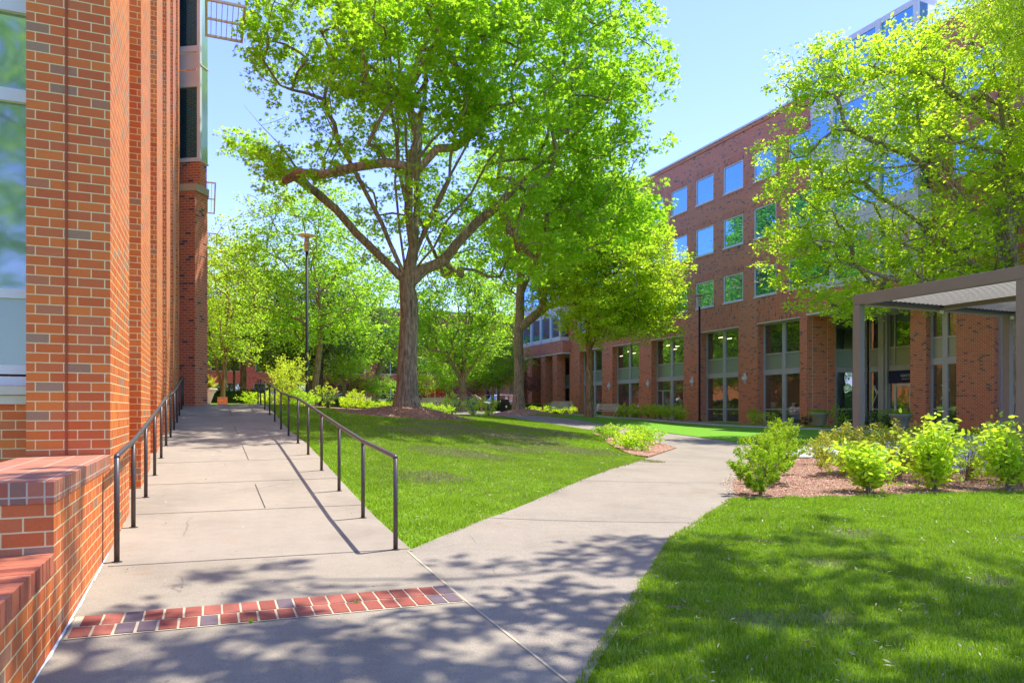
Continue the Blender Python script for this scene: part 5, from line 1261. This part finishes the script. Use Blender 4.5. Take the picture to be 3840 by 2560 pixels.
# trash can, blue bin, notice board
x, y = 21.9, 52.5; z = H(x, y); g = empty('trash_can', (x, y, z), 'black slatted trash can with domed lid left of the second mulch mound', 'trash can')
mb = MB()
for k in range(26): a = k/26*2*math.pi; mb.box(.36*math.cos(a)-.018, .36*math.cos(a)+.018, .36*math.sin(a)-.018, .36*math.sin(a)+.018, .04, .84)
mb.build('slats', M['black'], g)
mb = MB(); mb.lathe([(0, .03), (.33, .03), (.33, .84), (.42, .85), (.42, .89), (.3, .90)], n=28); mb.build('body', M['pole'], g, smooth=False)
mb = MB(); mb.lathe([(.33, .90), (.34, 1.08), (.30, 1.17), (.18, 1.21), (0, 1.22)], n=28); mb.build('lid', M['black'], g, smooth=True)
mb = MB(); mb.box(-.12, .0, -.40, -.385, .45, .62); mb.build('notice', M['white'], g)
x, y = 21.6, 59.5; z = H(x, y); g = empty('recycling_bin', (x, y, z), 'blue plastic bin left of the bending person', 'bin')
mb = MB(); mb.lathe([(0, 0), (.27, 0), (.34, .95), (.36, .96), (.36, 1.02), (0, 1.02)], n=20); mb.build('body', M['bluebin'], g); mb = MB(); mb.lathe([(.37, 1.02), (.35, 1.09), (0, 1.14)], n=20); mb.build('lid', M['bluebin'], g)
x, y = 19.2, 63.0; z = H(x, y); g = empty('notice_board', (x, y, z), 'pale board with two red panels on top behind the cafe tables', 'sign')
mb = MB(); mb.box(-1.25, 1.25, -.05, .05, .15, 1.25); mb.build('board', M['cream'], g)
mb = MB(); mb.box(-1.1, .05, -.05, .05, 1.35, 2.0); mb.box(.12, 1.0, -.05, .05, 1.40, 2.05); mb.build('red_panel', M['red'], g)
for sx in (-1.2, .08, 1.2): mb = MB(); mb.box(sx-.04, sx+.04, -.04, .04, 0, 2.0 if sx < 1 else 1.6); mb.build('post', M['white'], g)
mb = MB(); [mb.box(-.85+.13*k, -.79+.13*k, -.06, -.052, 1.55, 1.75) for k in range(4)]; mb.build('marking', M['white'], g)

# planters
def pot(x, y, label, seed):
    z = H(x, y)+.02; g = empty('planter_pot', (x, y, z), label, 'planter', 'round concrete planter pots at the entrance'); g.scale = (.63, .63, .66)
    mb = MB(); mb.lathe([(0, 0), (.44, 0), (.47, .06), (.66, .80), (.72, .82), (.70, .88), (.75, .90), (.73, .96), (.78, .98), (.79, 1.08), (.70, 1.09), (.68, 1.0), (0, .98)], n=36); mb.build('bowl', M['potstone'], g, smooth=True)
    r = np.random.default_rng(seed); n = 900; a = r.uniform(0, 6.28, n); rr = .72*r.uniform(0, 1, n)**.5
    V, F = leaf_cloud(np.stack([rr*np.cos(a), rr*np.sin(a), 1.05+r.uniform(0, .32, n)*(1-.5*rr/.7)], 1), .13, 'long', .1, -.6); np_mesh('grassy_plant', V, F, M['leaf_mid'], g)
    n = 160; a0 = 2.6 if seed == 1 else -.5; a = r.normal(a0, .35, n); rr = r.uniform(.5, .92, n)
    V, F = leaf_cloud(np.stack([rr*np.cos(a), rr*np.sin(a), 1.1-r.uniform(-.12, .5 if seed == 2 else .18, n)*(rr > .74)], 1), .09, 'rhomb', .4); np_mesh('trailing_plant', V, F, M['leaf_bright'], g)
pot(30.6, 29.0, 'left round concrete planter in front of the angled brick pier', 1); pot(29.55, 23.25, 'right round concrete planter in front of the glass entrance door', 2)
g = empty('stone_urn', (.05, 31.3, 1.47), 'cream stone urn with spiky plant beside the brick pier at the ramp top', 'urn')
g.scale = (.8, .8, .8); mb = MB(); mb.lathe([(0, -.4), (.1, -.4), (.10, 0), (.12, .1), (.30, .62), (.38, .66), (.36, .72), (.42, .76), (.42, .84), (0, .84)], n=28); mb.build('bowl', M['urn'], g, smooth=True)
n = 90; a = rng.uniform(0, 6.28, n); V, F = leaf_cloud(np.stack([.12*np.cos(a), .12*np.sin(a), .85+rng.uniform(0, .15, n)], 1), .55, 'long', .0, -.9); np_mesh('spiky_plant', V, F, M['leaf_yellow'], g)
g = empty('brick_planter', (.62, 33.2, 1.40), 'small square orange brick planter at the top of the ramp', 'planter')
mb = MB(); mb.box(-.2, .2, -.2, .2, 0, .42); mb.build('box', M['brick'], g); mb = MB(); mb.box(-.16, .16, -.16, .16, .42, .425); mb.build('soil', M['mulch'], g)

# ------------------------------------------------------------------ vehicles
def car(x, y, rz, paint, label, suv=False):
    z = H(x, y)+.03; g = empty('parked_car', (x, y, z), label, 'car', 'cars parked beyond the courtyard', rz)
    Lh = 2.3; hb = .62 if not suv else .75; top = 1.43 if not suv else 1.78
    prof = [(-Lh, .32), (-Lh, hb), (-Lh+.12, hb+.16), (-1.75 if not suv else -2.15, hb+.28), (-1.05, hb+.32), (1.1, hb+.30), (1.95, hb+.16), (Lh-.05, hb+.02), (Lh, .45), (Lh-.05, .30)]
    if suv: prof[3] = (-2.15, hb+.30)
    def loft(pr, w0, w1=None, zs=None):
        mb = MB(); w1 = w1 or w0
        secs = [(-w0, .0), (-w0*.96, .05), (w0*.96, .05), (w0, .0)]
        ys = [-w0, -w0+.06, w0-.06, w0]; sh = [.97, 1, 1, .97]
        for yv, sc2 in zip(ys, sh):
            for px, pz in pr: mb.v.append((px*sc2, yv, .3+(pz-.3)*sc2))
        k = len(pr)
        for i in range(3):
            for j in range(k): j2 = (j+1) % k; mb.f.append((i*k+j, i*k+j2, (i+1)*k+j2, (i+1)*k+j)); mb.m.append(0)
        mb.f.append(tuple(range(k))); mb.f.append(tuple(reversed(range(3*k, 4*k)))); mb.m += [0, 0]
        return mb
    loft(prof, .88).build('body', paint, g, bevel=.02)
    cab = [(-1.75, hb+.29), (-1.25, top-.04), (-.9, top), (.35, top), (.7, top-.06), (1.25, hb+.31)] if not suv else [(-2.15, hb+.30), (-2.0, top-.06), (-1.8, top), (.3, top), (.6, top-.05), (1.15, hb+.32)]
    loft(cab, .70).build('roof', paint, g, bevel=.03)
    gl = [(p[0]*.93-.0, (p[1]-hb-.3)*.82+hb+.33) for p in cab]
    mb = MB()
    for sgn in (-1, 1):
        for a, b in ((-1.35, -.25), (-.17, .85)):
            zt = top-.12; mb.face([(a-(.12 if a < -1 else 0), sgn*.712, hb+.36), (b+(.22 if b > .5 else 0), sgn*.712, hb+.36), (b-(.18 if b > .5 else 0), sgn*.708, zt), (a+(.12 if a < -1 else 0), sgn*.708, zt)])
    xb = cab[0][0]; mb.face([(xb-.012, -.6, hb+.36), (xb-.012, .6, hb+.36), (cab[1][0]-.03, .56, top-.12), (cab[1][0]-.03, -.56, top-.12)])
    mb.face([(1.262, -.6, hb+.36), (1.262, .6, hb+.36), (.74, .56, top-.10), (.74, -.56, top-.10)]); mb.build('window', M['glass_dark'], g)
    for sx in (-1.4, 1.42):
        for sy in (-.80, .80):
            mb = MB(); mb.tube([(sx, sy-.1, .33), (sx, sy+.1, .33)], .33, 20); w = mb.build('wheel', M['tyre'], g); mb = MB(); mb.tube([(sx, sy-.105, .33), (sx, sy+.105, .33)], .2, 14); mb.build('rim', M['grey_alu'], w)
    for sy in (-.62, .62): mb = MB(); mb.box(Lh-.06, Lh+.01, sy-.16, sy+.16, hb-.08, hb+.06); mb.build('headlight', M['white'], g); mb = MB(); mb.box(-Lh-.01, -Lh+.05, sy-.14, sy+.14, hb-.05, hb+.12 if not suv else hb+.4); mb.build('tail_light', M['red'], g)
car(25.2, 71.0, math.pi, M['car_silver'], 'silver white sedan partly hidden by the forking maple trunk'); car(29.6, 72.5, math.pi+.3, M['car_white'], 'white suv right of the bending person behind the thin lamp', True)
car(12.2, 76.5, math.pi, M['car_white'], 'white car glimpsed behind the far hedge left of the big oak')

# ------------------------------------------------------------------ person
def skin_body(name, joints, bones, root_i, mat, parent, lev=1):
    me = bpy.data.meshes.new(name); me.from_pydata([j[0] for j in joints], bones, []); o = bpy.data.objects.new(name, me); C.objects.link(o); o.parent = parent; me.materials.append(mat)
    md = o.modifiers.new('skin', 'SKIN'); md.use_smooth_shade = True
    for i, j in enumerate(joints):
        sv = me.skin_vertices[0].data[i]; r_ = j[1]; sv.radius = (r_, r_) if not hasattr(r_, '__len__') else r_; sv.use_root = (i == root_i)
    s_ = o.modifiers.new('sub', 'SUBSURF'); s_.levels = lev; s_.render_levels = lev
    return o
x, y = 22.15, 58.6; z = H(x, y)+.03
pe = empty('person', (x, y, z), 'person in pale top and black shorts bending forward beside the blue bin', 'person', rz=R(-20))
# facing -X, bent at the hips
J = [((0, 0, .92), (.13, .16)), ((-.16, 0, 1.10), (.12, .15)), ((-.33, 0, 1.27), (.13, .17)), ((-.45, 0, 1.36), .055), ((-.55, 0, 1.40), (.085, .08)), ((-.62, 0, 1.37), (.08, .075)),
     ((.02, .10, .88), .095), ((-.05, .11, .50), .062), ((.02, .11, .10), .04), ((-.14, .12, .04), (.045, .035)),
     ((.02, -.10, .88), .095), ((.0, -.11, .50), .062), ((.08, -.11, .10), .04), ((-.08, -.12, .04), (.045, .035)),
     ((-.34, .20, 1.28), .055), ((-.42, .25, 1.02), .042), ((-.62, .20, .88), .03), ((-.70, .19, .86), (.035, .018)),
     ((-.34, -.20, 1.28), .055), ((-.40, -.25, 1.02), .042), ((-.60, -.20, .90), .03), ((-.68, -.19, .88), (.035, .018))]
Bn = [(0,1),(1,2),(2,3),(3,4),(4,5),(0,6),(6,7),(7,8),(8,9),(0,10),(10,11),(11,12),(12,13),(2,14),(14,15),(15,16),(16,17),(2,18),(18,19),(19,20),(20,21)]
for h_i, sg_ in ((17, 1), (21, -1)):
    b = J[h_i][0]
    for k in range(4):
        a = len(J); J.append(((b[0]-.05, b[1]+(-.03+.02*k), b[2]-.015), .0095)); J.append(((b[0]-.08-(.01 if k in (1,2) else 0), b[1]+(-.03+.02*k), b[2]-.035), .0085)); Bn += [(h_i, a), (a, a+1)]
    a = len(J); J.append(((b[0]-.01, b[1]-.04*sg_, b[2]-.02), .011)); J.append(((b[0]-.04, b[1]-.055*sg_, b[2]-.035), .009)); Bn += [(h_i, a), (a, a+1)]
skin_body('body', J, Bn, 0, M['skin'], pe)
skin_body('shirt', [((.0, 0, .95), (.14, .17)), ((-.16, 0, 1.10), (.14, .165)), ((-.33, 0, 1.27), (.15, .185)), ((-.42, 0, 1.34), .08), ((-.34, .20, 1.28), .07), ((-.40, .24, 1.10), .058), ((-.34, -.20, 1.28), .07), ((-.39, -.24, 1.10), .058)], [(0,1),(1,2),(2,3),(2,4),(4,5),(2,6),(6,7)], 0, M['vest'], pe)
skin_body('shorts', [((.0, 0, .92), (.145, .175)), ((.02, .10, .84), .115), ((-.02, .11, .66), .095), ((.02, -.10, .84), .115), ((.01, -.11, .66), .095)], [(0,1),(1,2),(0,3),(3,4)], 0, M['shorts'], pe)
skin_body('hair', [((-.55, 0, 1.45), (.10, .10)), ((-.47, 0, 1.42), (.10, .10)), ((-.46, .03, 1.24), (.06, .09)), ((-.50, .03, 1.10), .04)], [(0,1),(1,2),(2,3)], 0, M['hair'], pe)
skin_body('shoe', [((.03, .11, .05), .05), ((-.16, .12, .03), .045)], [(0,1)], 0, M['black'], pe); skin_body('shoe', [((.09, -.11, .05), .05), ((-.10, -.12, .03), .045)], [(0,1)], 0, M['black'], pe)

# trees behind the viewpoint, mirrored in the near windows
make_tree('maple_tree', 'broad tree behind the viewpoint mirrored in the near window', (-9, -13, -.2), .25, 3.2, (0, 0, 10), (7, 6, 7.6), 260, 60, .28, M['leaf_mid'], M['bark'], limbs=8, rc=1.3, seed=201, zcut=3)
bt = bpy.data.objects['maple_tree.005'] if False else [o for o in bpy.data.objects if o.get('label') == 'broad tree behind the viewpoint mirrored in the near window'][0]
for i, (x, y, lab) in enumerate([(2,-30,'left tree of the row added for reflections far behind the viewpoint'),(16,-27,'middle tree of the row added for reflections far behind the viewpoint'),(33,-17,'right tree of the row added for reflections far behind the viewpoint'),(42,-12,'last tree of the row added for reflections far behind the viewpoint')]):  # row added out of view so the entrance glass mirrors foliage instead of sky
    c_ = copy_tree(bt); c_.location = (x, y, -.2); c_.rotation_euler.z = i*1.3; c_['label'] = lab; c_['group'] = 'trees added behind the viewpoint for reflections'
hedge('clipped_hedge', 'tall hedge added far behind the viewpoint to darken the entrance glass reflection', (22, -24), (48, -22), 1.6, 4.2, 5000, .3, M['leaf_mid'], 9)  # unseen hedge added to fill the bright gap below the mirrored crowns
# ------------------------------------------------------------------ camera, light, world
cam = bpy.data.cameras.new('camera'); co = bpy.data.objects.new('camera', cam); C.objects.link(co); sc.camera = co
cam.sensor_width = 36; cam.lens = 36*2670/3840; cam.shift_y = (1532-1280)/3840; cam.clip_end = 3000; cam.clip_start = .05
co.location = (0, 0, 1.32); co.rotation_euler = (R(90), 0, R(-23.2))
EL = 66.5; AZ = math.atan2(.25, 1)   # direction to the sun in the xy plane
sd = Vector((math.cos(R(EL))*math.cos(AZ), math.cos(R(EL))*math.sin(AZ), math.sin(R(EL))))
sun = bpy.data.lights.new('sun', 'SUN'); sun.energy = 2.05; sun.angle = R(.53); sun.color = (1, .955, .88)
so = bpy.data.objects.new('sun', sun); C.objects.link(so); so.rotation_euler = (-sd).to_track_quat('-Z', 'Y').to_euler(); so.location = (30, -10, 60)
w = bpy.data.worlds.new('World'); sc.world = w; w.use_nodes = True; nt = w.node_tree
bg = nt.nodes['Background']; sk = nt.nodes.new('ShaderNodeTexSky'); sk.sky_type = 'NISHITA'; sk.sun_disc = False
sk.sun_elevation = R(EL); sk.sun_rotation = math.pi/2-AZ; sk.air_density = 1.0; sk.dust_density = .1; sk.ozone_density = 3.5; sk.altitude = 200
tn = mix(nt, 1.0, sk.outputs[0], (0.55, 0.50, 0.80), 'MULTIPLY'); nt.links.new(tn, bg.inputs[0]); bg.inputs[1].default_value = .15
sc.view_settings.view_transform = 'Standard'; sc.view_settings.look = 'None'; sc.view_settings.exposure = 2.05; sc.view_settings.gamma = 1
sc.render.engine = 'CYCLES'; cy = sc.cycles; cy.max_bounces = 9; cy.diffuse_bounces = 6; cy.glossy_bounces = 3; cy.transmission_bounces = 3; cy.use_denoising = True; cy.sample_clamp_indirect = 6
